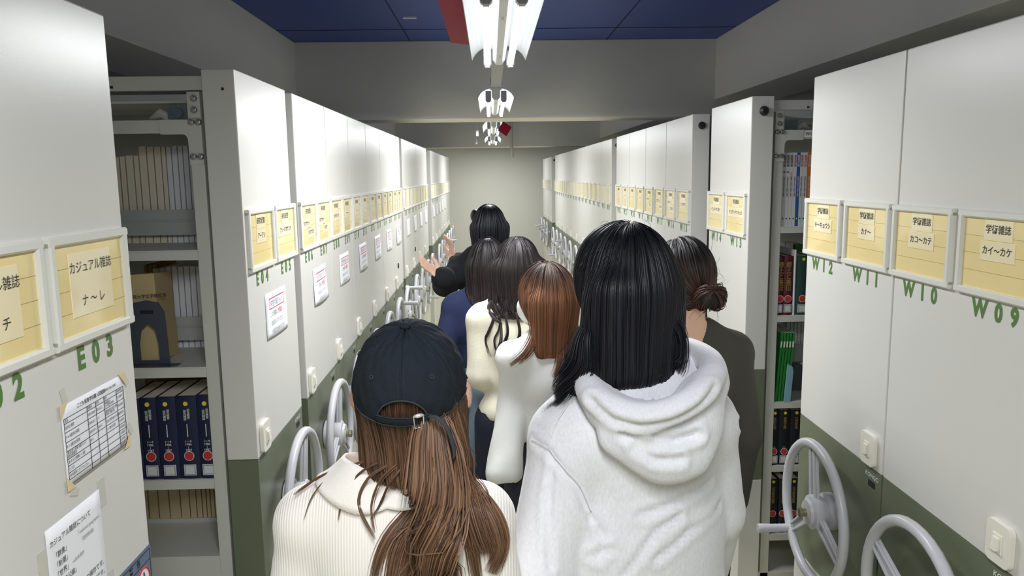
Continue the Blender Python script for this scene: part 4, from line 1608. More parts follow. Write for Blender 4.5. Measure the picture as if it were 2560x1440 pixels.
def finish_hair(person, name, P, Nn, width, material, shell=None, shell_res=.008, seed=0, tip=None, tint_fn=None, extra=None, shell_tint=.1):
    g = np.random.default_rng(seed)
    n, m, _ = P.shape
    t = np.linspace(0, 1, m)[None]
    W_ = width * g.uniform(.6, 1.25, n)[:, None] * np.minimum(1, .35 + t * 6) * np.clip((1 - t) * 3.2, .08, 1)
    tint = np.clip(g.normal(.35, .28, n), 0, 1)[:, None] * np.ones((1, m))
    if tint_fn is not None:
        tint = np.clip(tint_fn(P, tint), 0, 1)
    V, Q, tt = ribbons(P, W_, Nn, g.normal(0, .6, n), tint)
    if extra is not None:
        for (P2, N2, w2, t2) in extra:
            m2 = P2.shape[1]
            tq = np.linspace(0, 1, m2)[None]
            W2 = w2 * g.uniform(.6, 1.25, len(P2))[:, None] * np.minimum(1, .35 + tq * 6) * np.clip((1 - tq) * 3.2, .08, 1)
            v2, q2, tt2 = ribbons(P2, W2, N2, g.normal(0, .6, len(P2)), np.clip(g.normal(t2, .25, len(P2)), 0, 1)[:, None] * np.ones((1, m2)))
            Q = np.concatenate([Q, q2 + len(V)])
            V = np.concatenate([V, v2])
            tt = np.concatenate([tt, tt2])
    if shell is not None:
        sv, sq = shell.nets(shell_res)
        sv = relax(sv, sq, 1)
        Q = np.concatenate([Q, sq + len(V)])
        V = np.concatenate([V, sv])
        tt = np.concatenate([tt, np.full(len(sv), shell_tint)])
    return np_mesh(name, V, Q, material, person.root, tint=tt)


def ell_roots(person, n, c, r, zmin, seed, ymax=.2):
    """random points on a head ellipsoid above zmin (head frame)"""
    g = np.random.default_rng(seed)
    out = []
    while len(out) < n:
        v = g.normal(size=(n * 2, 3))
        v /= np.linalg.norm(v, axis=1, keepdims=True)
        q = v * np.array(r) + np.array(c)
        q = q[(q[:, 2] > zmin) & (q[:, 1] < ymax)]
        out += list(q)
    q = np.array(out[:n])
    return person.HC + q @ person.HR.T


def lock(sdf, pts, n, spread, off, m=18, seed=0, far=6., tipspread=1.):
    """a bundle of strands along pixels projected on a surface"""
    g = np.random.default_rng(seed)
    L_ = resample(on_surface(sdf, pts, off, far), m)
    N_ = sdf.grad(L_)
    T = np.gradient(L_, axis=0)
    T /= np.linalg.norm(T, axis=1, keepdims=True)
    S = np.cross(T, N_)
    a = g.normal(0, spread, n)[:, None, None]
    b = np.abs(g.normal(0, spread * .5, n))[:, None, None]
    prof = (np.sin(np.linspace(.25, 1, m) * pi * .62) + (tipspread - 1) * np.linspace(0, 1, m))[None, :, None]
    L_ = L_ - N_ * (off * np.clip(1 - np.linspace(0, 5, m), 0, 1))[:, None]
    P = L_[None] + S[None] * a * prof + N_[None] * b * prof
    return P, np.repeat(N_[None], n, 0)

# ------------------------------------------------------------------ the people
HAIR_BROWN = mat('brown_hair', (60, 40, 29), .5, spec=.4, tint=(150, 112, 84))
HAIR_BLACK = mat('black_hair', (12, 13, 20), .46, spec=.4, tint=(32, 32, 42))
HAIR_DARK = mat('dark_brown_hair', (22, 18, 20), .46, spec=.4, tint=(70, 54, 52))
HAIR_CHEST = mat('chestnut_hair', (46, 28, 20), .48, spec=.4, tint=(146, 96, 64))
HAIR_BUN = mat('reddish_dark_hair', (18, 15, 17), .46, spec=.4, tint=(88, 58, 48))
CREAM = mat('cream_rib_knit', (253, 246, 238), .9, wave=('X', 62., .6, .4), sheen=.3)
CREAMC = mat('cream_plain_knit', (253, 246, 238), .9, bump=.5, bscale=500, sheen=.3)
HEATHER = mat('heather_grey_fleece', (236, 236, 242), .95, var=.15, vscale=260, stretch=(1, 1, .35), bump=.35, bscale=350, sheen=.3)
CHARCOAL = mat('charcoal_jersey', (70, 68, 62), .9, bump=.3, bscale=400)
WHITEK = mat('white_jersey', (240, 240, 235), .85, bump=.3, bscale=400)
IVORY = mat('ivory_knit', (228, 222, 202), .95, bump=.5, bscale=260, sheen=.3)
NAVYK = mat('navy_sweat', (26, 36, 72), .9, bump=.3, bscale=400)
BLACKK = mat('black_fleece', (17, 18, 24), .9, bump=.3, bscale=300)
JEANL = mat('light_denim', (128, 148, 170), .85, var=.14, vscale=9, bump=.3, bscale=600)
JEAND = mat('dark_denim', (24, 30, 50), .85, var=.15, vscale=9, bump=.3, bscale=600)
JEANB = mat('black_denim', (44, 46, 58), .85, var=.12, vscale=9, bump=.3, bscale=600)
SHOEM = mat('shoe_leather', (32, 32, 36), .5)
CAPM = mat('washed_black_twill', (33, 39, 46), .9, spec=.2, var=.12, vscale=30, bump=.45, bscale=300)
CAPEDGE = mat('cap_binding', (52, 57, 62), .85)
BUCKLE = mat('brushed_buckle', (225, 223, 216), .35, metal=.5)
MASKM = mat('white_mask_fabric', (238, 240, 240), .8)


def join_sdf(*s):
    return Sdf([q for k in s for q in k.p], .012)


# ---- 1: woman with the cap --------------------------------------------------
P1 = Person('person in a black cap and cream ribbed cardigan with long brown hair', -.178, 1.30, 1.545, yaw=-2, hoff=(.036, -.028, .0), width=1.0, res=.011, shz=.777, nz=.812)
P1.body(extra=[el(P1.H(s_ * .093, .004, -.008), (.009, .02, .03), P1.HR) for s_ in (-1, 1)] + [rc(P1.H(s_ * .07, .004, -.01), P1.H(s_ * .09, .004, -.012), .012, .01) for s_ in (-1, 1)])
card = P1.top('cardigan', CREAM, e=.016, hem=.5, neck=.004, fold=.0025, seed=3, res=.009, flare=.012)
P1.trousers(JEAND)
P1.shoes(SHOEM)
# flat collar lying on the shoulders
nphi, ns = 72, 9
cv = []
cen = P1.neck0 + A(0, .018, 0)
for i in range(nphi + 1):
    ph = radians(-150 + 300 * i / nphi) - pi / 2
    for j in range(ns):
        f = j / (ns - 1)
        back = max(0, cos(ph + pi / 2))
        r = .068 + f * (.018 + .008 * back + .026 * abs(sin(ph + pi / 2)))
        x, y = cen[0] + r * cos(ph) * 1.18, cen[1] + r * sin(ph) * .9
        z = 1.45
        for _ in range(60):
            v = float(card(A(x, y, z)[None])[0])
            if v < .007:
                break
            z -= max(.7 * (v - .006), .0008)
            if z < 1.2:
                break
        lift = .014 * (1 - f) ** 2
        cv.append((x, y, max(z, 1.2) + lift))
cf = [(i * ns + j, i * ns + j + 1, (i + 1) * ns + j + 1, (i + 1) * ns + j) for i in range(nphi) for j in range(ns - 1)]
co = np_mesh('collar', relax(np.array(cv), np.array(cf), 1, .3), np.array(cf), CREAMC, P1.root)
md = co.modifiers.new('thickness', 'SOLIDIFY')
md.thickness = .004
md.offset = 1
# cap
capC = A(-.141, 1.276, 1.446)
capR = rotz(radians(-2)) @ rotx(radians(18))
crx, cry, crz = .0945, .107, .118


def cap_pt(th, t, out=0.):
    """th: angle from the back centre (+ to the right), t: 0 rim .. 1 top"""
    t_ = max(t, 0.)
    rad = (1 - t_ ** 2.3) ** .5 * (1 + .012 * sin(pi * min(1, t * 1.6)))
    q = A(sin(th) * crx * rad, -cos(th) * cry * rad, crz * t)
    nrm = A(sin(th) / crx * rad, -cos(th) / cry * rad, t * 1.1 / crz)
    nrm /= np.linalg.norm(nrm)
    return capC + capR @ (q + nrm * out)


def arch(th):
    a = abs(th) / radians(25.5)
    return .37 * (1 - a ** 2.2) ** .5 if a < 1 else 0.


NC, NT = 288, 34
cv, cf = [], []
seams = [radians(a) for a in (0, 60, 120, 180, 240, 300)]
for i in range(NC):
    th = 2 * pi * i / NC
    tw = (th + pi) % (2 * pi) - pi
    t0 = arch(tw)
    for j in range(NT + 1):
        t = t0 + (1 - t0) * (j / NT) * .9995
        dth = min(abs((th - s_ + pi) % (2 * pi) - pi) for s_ in seams) * max(.12, (1 - t ** 2.3) ** .5)
        o_ = -.0016 * math.exp(-(dth / .014) ** 2) + .0009 * math.exp(-((dth - .04) / .02) ** 2)
        o_ += .0012 * sin(9 * th + 7 * t) * sin(11 * t) + .0008 * sin(23 * th) * sin(17 * t + th)
        cv.append(cap_pt(th, t, o_))
cf = [(i * (NT + 1) + j, ((i + 1) % NC) * (NT + 1) + j, ((i + 1) % NC) * (NT + 1) + j + 1, i * (NT + 1) + j + 1) for i in range(NC) for j in range(NT)]
cap = np_mesh('cap', np.array(cv), np.array(cf), CAPM, P1.root)
md = cap.modifiers.new('thickness', 'SOLIDIFY')
md.thickness = .002
md.offset = -1


def wchild(mb, name, material, parent, **k):
    return mb.build(name, material, parent, **k)


wchild(MB().tube([cap_pt(a, arch(a), .0008) for a in np.radians(np.linspace(-25.4, 25.4, 40))], .0014, 6), 'arch_binding', CAPEDGE, cap, smooth=True)
wchild(MB().tube([cap_pt(a, 0, .0005) for a in np.radians(np.linspace(26, 334, 120))], .0013, 6), 'rim_binding', CAPEDGE, cap, smooth=True)
for s_ in seams:
    for d_ in (-1, 1):
        st = MB()
        pts = [cap_pt(s_ + d_ * .0045 / (crx * max(.12, (1 - t ** 2.3) ** .5)), t, .0006) for t in np.linspace(.4 if s_ == 0 else .04, .955, 46)]
        for a_, b_ in zip(pts[:-1:2], pts[1::2]):
            st.tube([a_, b_], .0004, 4)
        wchild(st, 'stitching', CAPEDGE, cap)
bt = MB().lathe([(.001, .0072), (.006, .0062), (.0088, .003), (.0092, 0)], (0, 0, 0), 2, 14)
bt.v = [tuple(capC + capR @ (A(*q) + A(0, 0, crz))) for q in bt.v]
wchild(bt, 'cap_button', CAPM, cap, smooth=True)
for a in (-36, 36, 90, -90, 144, -144):
    n = 12
    c0 = cap_pt(radians(a), .58, .001)
    e1 = cap_pt(radians(a) + .01, .58, .001) - c0
    e2 = cap_pt(radians(a), .59, .001) - c0
    e1 /= np.linalg.norm(e1)
    e2 -= e1 * (e1 @ e2)
    e2 /= np.linalg.norm(e2)
    wchild(MB().tube([c0 + .0032 * (e1 * cos(2 * pi * k / n) + e2 * sin(2 * pi * k / n)) for k in range(n)], .0011, 5, closed=True), 'eyelet', CAPEDGE, cap, smooth=True)
# strap, buckle and its loose end
sv, sf = [], []
an = np.radians(np.linspace(-26, 26, 27))
for a in an:
    for t, o_ in ((.0, .0022), (.006, .0028), (.07, .0030), (.138, .0026), (.145, .0018)):
        sv.append(cap_pt(a, t, o_))
sf = [(i * 5 + j, (i + 1) * 5 + j, (i + 1) * 5 + j + 1, i * 5 + j + 1) for i in range(26) for j in range(4)]
stp = np_mesh('strap', np.array(sv), np.array(sf), CAPM, cap)
md = stp.modifiers.new('thickness', 'SOLIDIFY')
md.thickness = .0018
for t in (.012, .132):
    wchild(MB().tube([cap_pt(a, t, .0034) for a in an], .0006, 5), 'strap_edge', CAPEDGE, cap)
bc = [cap_pt(radians(15.5 + dx), t, .0055) for dx, t in ((-4.2, -.03), (-4.2, .16), (4.2, .16), (4.2, -.03))]
wchild(MB().tube(resample(bc + [bc[0]], 24)[:-1] if False else [bc[0], bc[1], bc[2], bc[3]], .0013, 6, closed=True), 'buckle', BUCKLE, cap, smooth=True)
wchild(MB().tube([cap_pt(radians(15.5 + dx), .16, .006) for dx in (-4.2, -2, 0, 2, 4.2)], [.0018, .0034, .0038, .0034, .0018], 8), 'buckle_bar', BUCKLE, cap, smooth=True)
tail = resample([atY(1072, 1042, 1.166), atY(1092, 1046, 1.158), atY(1112, 1064, 1.152), atY(1126, 1092, 1.15), atY(1134, 1122, 1.15), atY(1136, 1148, 1.15)], 22)
tv = []
for p in tail:
    for d_ in (A(-.0015, -.003, .0), A(.0015, .0, .004), A(.003, .004, .002)):
        tv.append(p + d_)
tf = [(i * 3 + j, (i + 1) * 3 + j, (i + 1) * 3 + j + 1, i * 3 + j + 1) for i in range(21) for j in range(2)]
tl = np_mesh('strap_end', np.array(tv), np.array(tf), CAPEDGE, cap)
md = tl.modifiers.new('thickness', 'SOLIDIFY')
md.thickness = .0015
# visor
vv = []
for i in range(25):
    a = radians(-62 + 124 * i / 24)
    for f in (0, .5, 1):
        r = 1 + f * .72 * cos(a * 1.35) ** .6
        vv.append(capC + capR @ A(sin(a) * crx * (1 + f * .12), cos(a) * cry * r, .004 - .016 * f * f - .012 * f * sin(a) ** 2))
vf = [(i * 3 + j, (i + 1) * 3 + j, (i + 1) * 3 + j + 1, i * 3 + j + 1) for i in range(24) for j in range(2)]
vo = np_mesh('visor', np.array(vv), np.array(vf), CAPM, cap)
md = vo.modifiers.new('thickness', 'SOLIDIFY')
md.thickness = .003
# hair
X0 = -.141
sh1 = [el(A(X0, 1.274, 1.452), (.081, .096, .092))]
for dx, y in ((-.066, 1.272), (-.048, 1.236), (-.022, 1.216), (.008, 1.212), (.036, 1.216), (.056, 1.236), (.068, 1.272)):
    sh1.append(rc(A(X0 + dx, y + .012, 1.42), A(X0 + dx * 1.06, y + .012, 1.315), .022, .018))
sh1 += [rc(A(X0 + .045, 1.2, 1.36), A(X0 + .05, 1.16, 1.22), .024, .016)]
shell1 = Sdf(sh1, .03)
roots = ell_roots(P1, 3600, (0, -.008, .012), (.082, .096, .092), -.06, 11, .03)
roots = roots[roots[:, 2] < 1.465]
P_, N_ = flow_hair(shell1, roots, A(X0, 1.27, 1.6), 22, .009, np.where(roots[:, 0] < X0 + .02, 1.315, 1.25) + RNG.uniform(-.03, .03, len(roots)), (.001, .006), seed=2, inertia=.6, obst=Sdf(P1.torso(.02), .03))
P_ = clump(P_, 150, 3, .45, .3)
surf = Sdf(sh1 + card.p, .02)
ex = []
for pts, n, sp, w_, tn in (
        ([(1068, 1040), (1078, 1150), (1078, 1260), (1050, 1350), (1022, 1470)], 420, .019, .0011, .45),
        ([(1098, 1040), (1112, 1170), (1106, 1290), (1082, 1390), (1066, 1480)], 380, .016, .0011, .5),
        ([(1126, 1030), (1142, 1140), (1140, 1230), (1118, 1330), (1128, 1470)], 200, .012, .001, .4),
        ([(1150, 1000), (1158, 1090), (1166, 1180), (1205, 1252), (1240, 1330)], 300, .011, .001, .4),
        ([(1140, 1020), (1150, 1110), (1160, 1200), (1180, 1280), (1215, 1380)], 300, .012, .001, .45),
        ([(1045, 1110), (1060, 1200), (1024, 1276), (975, 1336), (946, 1398), (930, 1470)], 70, .005, .0009, .35),
        ([(1060, 1150), (1050, 1260), (1010, 1330), (985, 1400), (975, 1470)], 90, .006, .0009, .35),
        ([(1118, 1110), (1150, 1195), (1190, 1262), (1225, 1330), (1236, 1405)], 130, .008, .001, .5),
        ([(1138, 1140), (1185, 1222), (1232, 1290), (1252, 1360), (1228, 1432)], 150, .007, .001, .5),
        ([(1118, 1180), (1150, 1270), (1176, 1340), (1196, 1470)], 60, .005, .0009, .4),
        ([(1100, 1240), (1120, 1330), (1112, 1400), (1080, 1460)], 60, .005, .0009, .4),
        ([(945, 1158), (900, 1182), (860, 1236), (846, 1300)], 12, .0010, .0008, .35),
        ([(975, 1160), (920, 1196), (897, 1262), (938, 1348)], 16, .0013, .0008, .35),
        ([(1000, 1160), (955, 1196), (930, 1262), (938, 1332)], 14, .0012, .0008, .35),
        ([(1004, 1170), (972, 1210), (946, 1268), (925, 1300)], 10, .001, .0008, .3),
        ([(895, 1155), (850, 1172), (795, 1196), (735, 1238)], 24, .0018, .0008, .35),
        ([(890, 1158), (825, 1192), (782, 1240), (760, 1300)], 5, .0006, .0007, .35),
        ([(1160, 1180), (1200, 1225), (1248, 1262), (1270, 1330)], 30, .004, .0008, .4)):
    p2, n2 = lock(surf, pts, n, sp, .016 if pts[0][0] < 1005 else .007, seed=len(ex))
    ex.append((p2, n2, w_, tn))
finish_hair(P1, 'hair', P_, N_, .0011, HAIR_BROWN, Sdf(sh1, .03, ), .008, 1, extra=ex,
            tint_fn=lambda P, t: t * np.clip(1.25 - (P[..., 2] - 1.28) / .16, .15, 1.2))

# ---- 2: woman in the hoodie -------------------------------------------------
P2 = Person('person in a light grey hoodie with long straight black hair', .292, 1.545, 1.69, yaw=19, hyaw=20, hoff=(-.025, -.01, 0), width=.9, res=.011, shz=.752, nz=.815,
            arms={'L': ((.092, 1.45, 1.03), (.085, 1.55, .82)), 'R': ((.475, 1.62, 1.06), (.48, 1.76, .85))})
P2.body()
und = P2.garment('undershirt', P2.torso(.006)[1:3] + [rc(P2.neck0 + A(0, .0, -.03), P2.neck0 + A(0, .006, .03), .066, .06)], BLACKK, fold=.001,
                 subs=[rc(P2.neck0 + A(0, .01, .03), P2.neck0 + A(0, .04, .2), .052, .08)])
hb = P2.torso(.034) + [el(P2.W(0, -.012, .6 * P2.h), (.2, .135, .26), P2.R)]
ha = P2.arm('L', .034, .02) + P2.arm('R', .034, .02)
hp = hb + ha
hs0 = Sdf(hb, .05, arms=ha, ka=.03)
cr = [on_surface(hs0, l) for l in (
    [(1328, 1100), (1372, 1128), (1440, 1210), (1478, 1300)],
    [(1480, 1300), (1510, 1345), (1500, 1400)],
    [(1478, 1390), (1530, 1372)],
    [(1600, 1290), (1700, 1250), (1780, 1200)],
    [(1640, 1400), (1720, 1330), (1800, 1260)],
    [(1380, 1150), (1370, 1260), (1376, 1420)],
    [(1560, 1440), (1640, 1330), (1700, 1290)],
    [(1836, 990), (1852, 1060), (1866, 1150)])]
hood_sdf = P2.garment('hoodie', hb, HEATHER, k=.05, arms=ha, cuts=[(A(0, 0, .78), A(0, 0, -1))], subs=[rc(P2.neck0 + A(0, .01, .0), P2.neck0 + A(0, .05, .2), .072, .11)],
                      fold=.004, seed=12, creases=cr, cd=.006, cw=.007, res=.0085)
# hood: thick rim round the neck and the pouch hanging on the back


def q(px, py, y):
    return atY(px, py, y)


rim = [q(1462, 948, 1.46), q(1478, 985, 1.405), q(1530, 1020, 1.37), (q(1600, 1040, 1.35)), q(1680, 1026, 1.345), q(1746, 985, 1.37), q(1782, 935, 1.43), q(1772, 900, 1.50), q(1735, 880, 1.56), q(1702, 872, 1.60), q(1650, 890, 1.64), q(1560, 905, 1.65), q(1490, 920, 1.58), q(1462, 948, 1.46)]
rim = resample(rim, 40)
hd = [rc(a_, b_, .0155, .0155) for a_, b_ in zip(rim[:-1], rim[1:])]
RB = rotz(radians(14)) @ rotx(radians(-14))
hd += [el(q(1622, 1075, 1.395), (.105, .034, .062), RB), el(q(1668, 1125, 1.385), (.082, .036, .058), RB), el(q(1690, 1162, 1.385), (.052, .032, .03), RB),
       el(q(1745, 1040, 1.41), (.05, .035, .075), RB), el(q(1530, 1020, 1.42), (.052, .03, .04), RB),
       rc(q(1480, 975, 1.43), q(1640, 1170, 1.40), .016, .02), rc(q(1800, 960, 1.46), q(1740, 1150, 1.40), .018, .02)]
hk = Sdf(hd, .028)
hc = [on_surface(hk, l) for l in (
    [(1475, 1000), (1530, 1050), (1600, 1068), (1680, 1058), (1750, 1020), (1790, 970)],
    [(1560, 1085), (1620, 1112), (1680, 1112), (1745, 1085)],
    [(1590, 1120), (1640, 1150), (1700, 1150)],
    [(1640, 1090), (1690, 1100), (1740, 1090)])]
P2.garment('hood', hd, HEATHER, k=.028, fold=.0022, seed=5, creases=hc, cd=.007, cw=.008, res=.0065,
           subs=[el(q(1580, 965, 1.5), (.098, .1, .052), rotz(radians(14)))])
P2.trousers(JEANB)
P2.shoes(SHOEM)
for l in ([(1328, 1098), (1350, 1108), (1372, 1122)], [(1372, 1122), (1390, 1060), (1420, 1010)], [(1372, 1122), (1410, 1170), (1450, 1215), (1478, 1280)]):
    sm = resample(on_surface(hs0, l, .001), 16)
    wch = MB().tube(sm, .0011, 6).build('seam', HEATHER, P2.root, smooth=True)
    wch.matrix_parent_inverse = P2.root.matrix_world.inverted()
H = P2.H
sh2 = [el(H(0, -.006, .012), (.086, .105, .108), P2.HR), el(H(0, -.03, -.03), (.095, .085, .1), P2.HR)]
for x in (-.075, -.05, -.025, 0, .025, .05, .075):
    y = -.075 + 6 * x * x
    sh2.append(rc(H(x * 1.05, y, -.01), H(x * 1.25, y - .008, -.165), .034, .026))
sh2 += [rc(H(-.082, -.02, -.04), H(-.115, -.0, -.2), .026, .02), rc(H(.082, -.01, -.04), H(.105, .02, -.19), .028, .022)]
shell2 = Sdf(sh2, .025)
roots = np.concatenate([ell_roots(P2, 4200, (0, -.004, .008), (.087, .106, .108), -.03, 21, .06)])
ze = 1.40 + RNG.uniform(-.03, .05, len(roots))
lft = (roots - P2.HC) @ P2.HR[:, 0] < -.05
ze = np.where(lft, 1.33 + RNG.uniform(-.04, .06, len(roots)), ze)
P_, N_ = flow_hair(shell2, roots, H(.005, -.02, .13), 34, .0115, ze, (.001, .007), seed=5, inertia=.55, crown_r=.11, obst=Sdf(P2.torso(.03), .03))
P_ = clump(P_, 160, 6, .35, .35)
ex = []
su2 = Sdf(sh2 + hp, .02)
for pts, n, sp, w_ in (([(1440, 790), (1428, 880), (1408, 950), (1380, 1014)], 420, .012, .001), ([(1462, 820), (1452, 900), (1428, 950), (1392, 1000)], 420, .016, .001),
                       ([(1690, 800), (1700, 850), (1698, 905), (1690, 930)], 120, .01, .001),
                       ([(1470, 880), (1440, 940), (1410, 990), (1384, 1016)], 60, .006, .0009)):
    p2, n2 = lock(su2, pts, n, sp, .008, seed=30 + len(ex))
    ex.append((p2, n2, w_, .3))
# stray hairs on the crown
st = []
for k in range(46):
    a = RNG.uniform(-1.6, 1.6)
    c0 = H(.085 * sin(a), -.02 + RNG.uniform(-.05, .05), .085 * cos(a) + .02)
    d1 = P2.HR @ A(sin(a), RNG.uniform(-.3, .3), cos(a))
    sd_ = np.cross(d1, P2.HR @ A(0, 1, 0)) * RNG.choice((-1, 1))
    L_ = RNG.uniform(.02, .055)
    t = np.linspace(0, 1, 12)[:, None]
    st.append(c0 + sd_ * L_ * t + d1 * .018 * np.sin(t * 2.6))
st = np.array(st)
ex.append((st, np.repeat(np.repeat(A(0, -1, .3)[None, None], len(st), 0), 12, 1), .0004, .2))
finish_hair(P2, 'hair', P_, N_, .0011, HAIR_BLACK, shell2, .008, 5, extra=ex)

# ---- 3: woman with the bun --------------------------------------------------
P3 = Person('person in a charcoal top with dark hair tied in a low bun', .558, 2.19, 1.61, yaw=14, hyaw=4, hoff=(-.01, -.02, 0), res=.013)
P3.body()
P3.top('shirt', CHARCOAL, e=.012, hem=.5, neck=.012, fold=.002, seed=21)
P3.trousers(JEAND)
P3.shoes(SHOEM)
nb = resample([P3.neck0 + P3.R @ A(.062 * sin(a), .012 - .05 * cos(a), .012 - .012 * cos(a) * 0) for a in np.linspace(0, 2 * pi, 20)], 40)
wch = MB().tube(nb, .008, 8, closed=False).build('neckband', CHARCOAL, P3.root, smooth=True)
wch.matrix_parent_inverse = P3.root.matrix_world.inverted()
H = P3.H
sh3 = [el(H(0, -.008, .013), (.081, .101, .104), P3.HR), el(H(0, -.045, -.035), (.066, .05, .05), P3.HR)]
bunc = atY(1772, 745, 2.06)
shell3 = Sdf(sh3, .02)
roots = ell_roots(P3, 1700, (0, -.004, .01), (.082, .102, .105), -.05, 31, .07)
tob = lambda p, t: 2.2 * (bunc - p) / np.maximum(np.linalg.norm(bunc - p, axis=1, keepdims=True), .02) * np.clip(.4 + (1.56 - p[:, 2:]) / .06, .25, 1)
P_, N_ = flow_hair(shell3, roots, H(-.01, .03, .13), 20, .0085, 1.40, (.0005, .004), flow=tob, seed=8, inertia=.5, crown_r=.1)
P_ = clump(P_, 90, 9, .35, .3)
ex = []
bs = []
for k in range(520):
    # loops wound round the bun
    u = RNG.uniform(0, 2 * pi)
    tl_ = RNG.normal(0, .5)
    ax1 = A(cos(tl_), 0, sin(tl_))
    ax2 = A(-sin(tl_) * .3, -.75, cos(tl_) * .8)
    rr = RNG.uniform(.6, 1.02)
    t = np.linspace(u, u + RNG.uniform(1.8, 3.6), 16)[:, None]
    bs.append(bunc + A(.004, -.002, 0) + rr * (ax1 * .044 * np.cos(t) + ax2 * .036 * np.sin(t)) + RNG.normal(0, .002, 3))
bs = np.array(bs)
bn = bs - bunc
ex.append((bs, bn / np.linalg.norm(bn, axis=-1, keepdims=True), .0016, .85))
st = []
for k in range(60):
    a = RNG.uniform(-1.5, 1.9)
    c0 = H(.075 * sin(a), -.03, .09 * cos(a) + .0)
    d1 = P3.HR @ A(sin(a), RNG.uniform(-.3, .1), cos(a))
    sd_ = np.cross(d1, P3.HR @ A(0, 1, 0)) * RNG.choice((-1, 1)) + RNG.normal(0, .3, 3)
    t = np.linspace(0, 1, 12)[:, None]
    st.append(c0 + sd_ * RNG.uniform(.02, .05) * t + d1 * .02 * np.sin(t * 2.4))
for k in range(30):
    d1 = RNG.normal(size=3)
    d1 /= np.linalg.norm(d1)
    t = np.linspace(0, 1, 12)[:, None]
    st.append(bunc + d1 * .035 + d1 * .03 * t + RNG.normal(0, .025, 3) * t * t)
st = np.array(st)
ex.append((st, np.repeat(np.repeat(A(0, -1, .3)[None, None], len(st), 0), 12, 1), .0004, .3))
bun_shell = Sdf(sh3 + [el(bunc, (.036, .03, .03)), el(bunc + A(.03, .0, .008), (.02, .022, .026))], .012)
finish_hair(P3, 'hair', P_, N_, .0014, HAIR_BUN, bun_shell, .008, 7, extra=ex,
            tint_fn=lambda P, t: t * np.clip((1.585 - P[..., 2]) / .06, .1, 1.3))

# ---- 4: woman with mask and chestnut hair -----------------------------------
P4 = Person('person in a white long-sleeved top with chestnut hair and a white mask', .20, 2.63, 1.492, yaw=22, hyaw=22, hoff=(-.012, -.01, 0), res=.012,
            arms={'L': ((.07, 2.585, 1.06), (.056, 2.555, .975)), 'R': ((.36, 2.68, .94), (.36, 2.78, .74))})
P4.body(hands={'L': ((-.014, -.03, -.085), (1, .2, 0), .2, .7)})
P4.top('long_sleeved_top', WHITEK, e=.016, hem=.595, sleeve=(3.0, 1.1), neck=.004, flare=.026, cuff=[el((.02, 2.46, .63), (.2, .2, .155))], fold=.006, sc=(42, 42, 30), seed=41, res=.0105)
P4.trousers(JEANB, e=.018, fl=.05)
P4.shoes(SHOEM)
H = P4.H
mk = Sdf([el(H(0, .045, -.045), (.068, .068, .062), P4.HR), rc(H(0, .1, -.02), H(0, .1, -.06), .016, .016)], .02,
         cuts=[(H(0, .02, 0), -P4.HR[:, 1]), (H(0, 0, -.002), P4.HR[:, 2]), (H(0, 0, -.1), -P4.HR[:, 2])])
V, Q = mk.nets(.005)
np_mesh('face_mask', relax(V, Q, 2), Q, MASKM, P4.root)
for sg in (-1, 1):
    wch = MB().tube(resample([H(sg * .06, .05, -.02), H(sg * .072, .02, -.012), H(sg * .08, -.01, -.005)], 8), .0014, 5).build('mask_loop', MASKM, P4.root)
    wch.matrix_parent_inverse = P4.root.matrix_world.inverted()


def long_hair(pn, n, length, matl, width, seed, half=.078, front=0.0, wav=(0., 40., 0.), spread=1.12, crown=(0, -.015, .13), tint_fn=None, back=-.07, obst_e=.014, extra=None, clm=90, amt=.4, thick=.03, ymax=.05, side_len=None):
    H = pn.H
    sh = [el(H(0, -.006, .012), (.083, .102, .106), pn.HR), el(H(0, -.03, -.03), (.088, .08, .09), pn.HR)]
    for x in np.linspace(-half, half, 7):
        y = back + 6 * x * x
        sh.append(rc(H(x, y, -.01), H(x * spread, y - .004, -length * .62), thick, thick * .5))
    shell = Sdf(sh, .025)
    roots = ell_roots(pn, n, (0, -.004, .008), (.084, .103, .107), -.03, seed, ymax)
    g = np.random.default_rng(seed)
    ze = pn.HC[2] - length + g.uniform(-.06, .09, n)
    if side_len is not None:
        xs = (roots - pn.HC) @ pn.HR[:, 0]
        ze += side_len * np.abs(xs) / .08
    P_, N_ = flow_hair(shell, roots, H(*crown), int((length + .14) / .0125) + 4, .0125, ze, (.001, .007), seed=seed, wave=wav, obst=Sdf(pn.torso(obst_e + .006) + pn.arm('L', obst_e) + pn.arm('R', obst_e), .03), crown_r=.1)
    P_ = clump(P_, clm, seed, amt, .35)
    return finish_hair(pn, 'hair', P_, N_, width, matl, shell, .01, seed, tint_fn=tint_fn, extra=extra)


# front locks of the chestnut hair
ex = []
t4 = Sdf(P4.torso(.016) + P4.arm('L', .015) + [el(H(0, -.01, 0), (.088, .1, .105), P4.HR)], .02)
for pts, n in (([(1325, 690), (1318, 760), (1335, 830), (1312, 880), (1275, 912)], 60), ([(1345, 720), (1345, 800), (1330, 870), (1295, 905)], 50), ([(1400, 800), (1402, 860), (1398, 910), (1384, 945)], 60), ([(1415, 800), (1420, 860), (1412, 920), (1398, 960)], 40)):
    p2, n2 = lock(t4, pts, n, .006, .012, seed=50 + len(ex))
    ex.append((p2, n2, .0012, .55))
long_hair(P4, 1700, .285, HAIR_CHEST, .0016, 44, half=.072, extra=ex, tint_fn=lambda P, t: (t + .25) * np.clip((P4.HC[2] + .085 - P[..., 2]) / .08, .05, 1.25), ymax=.04)

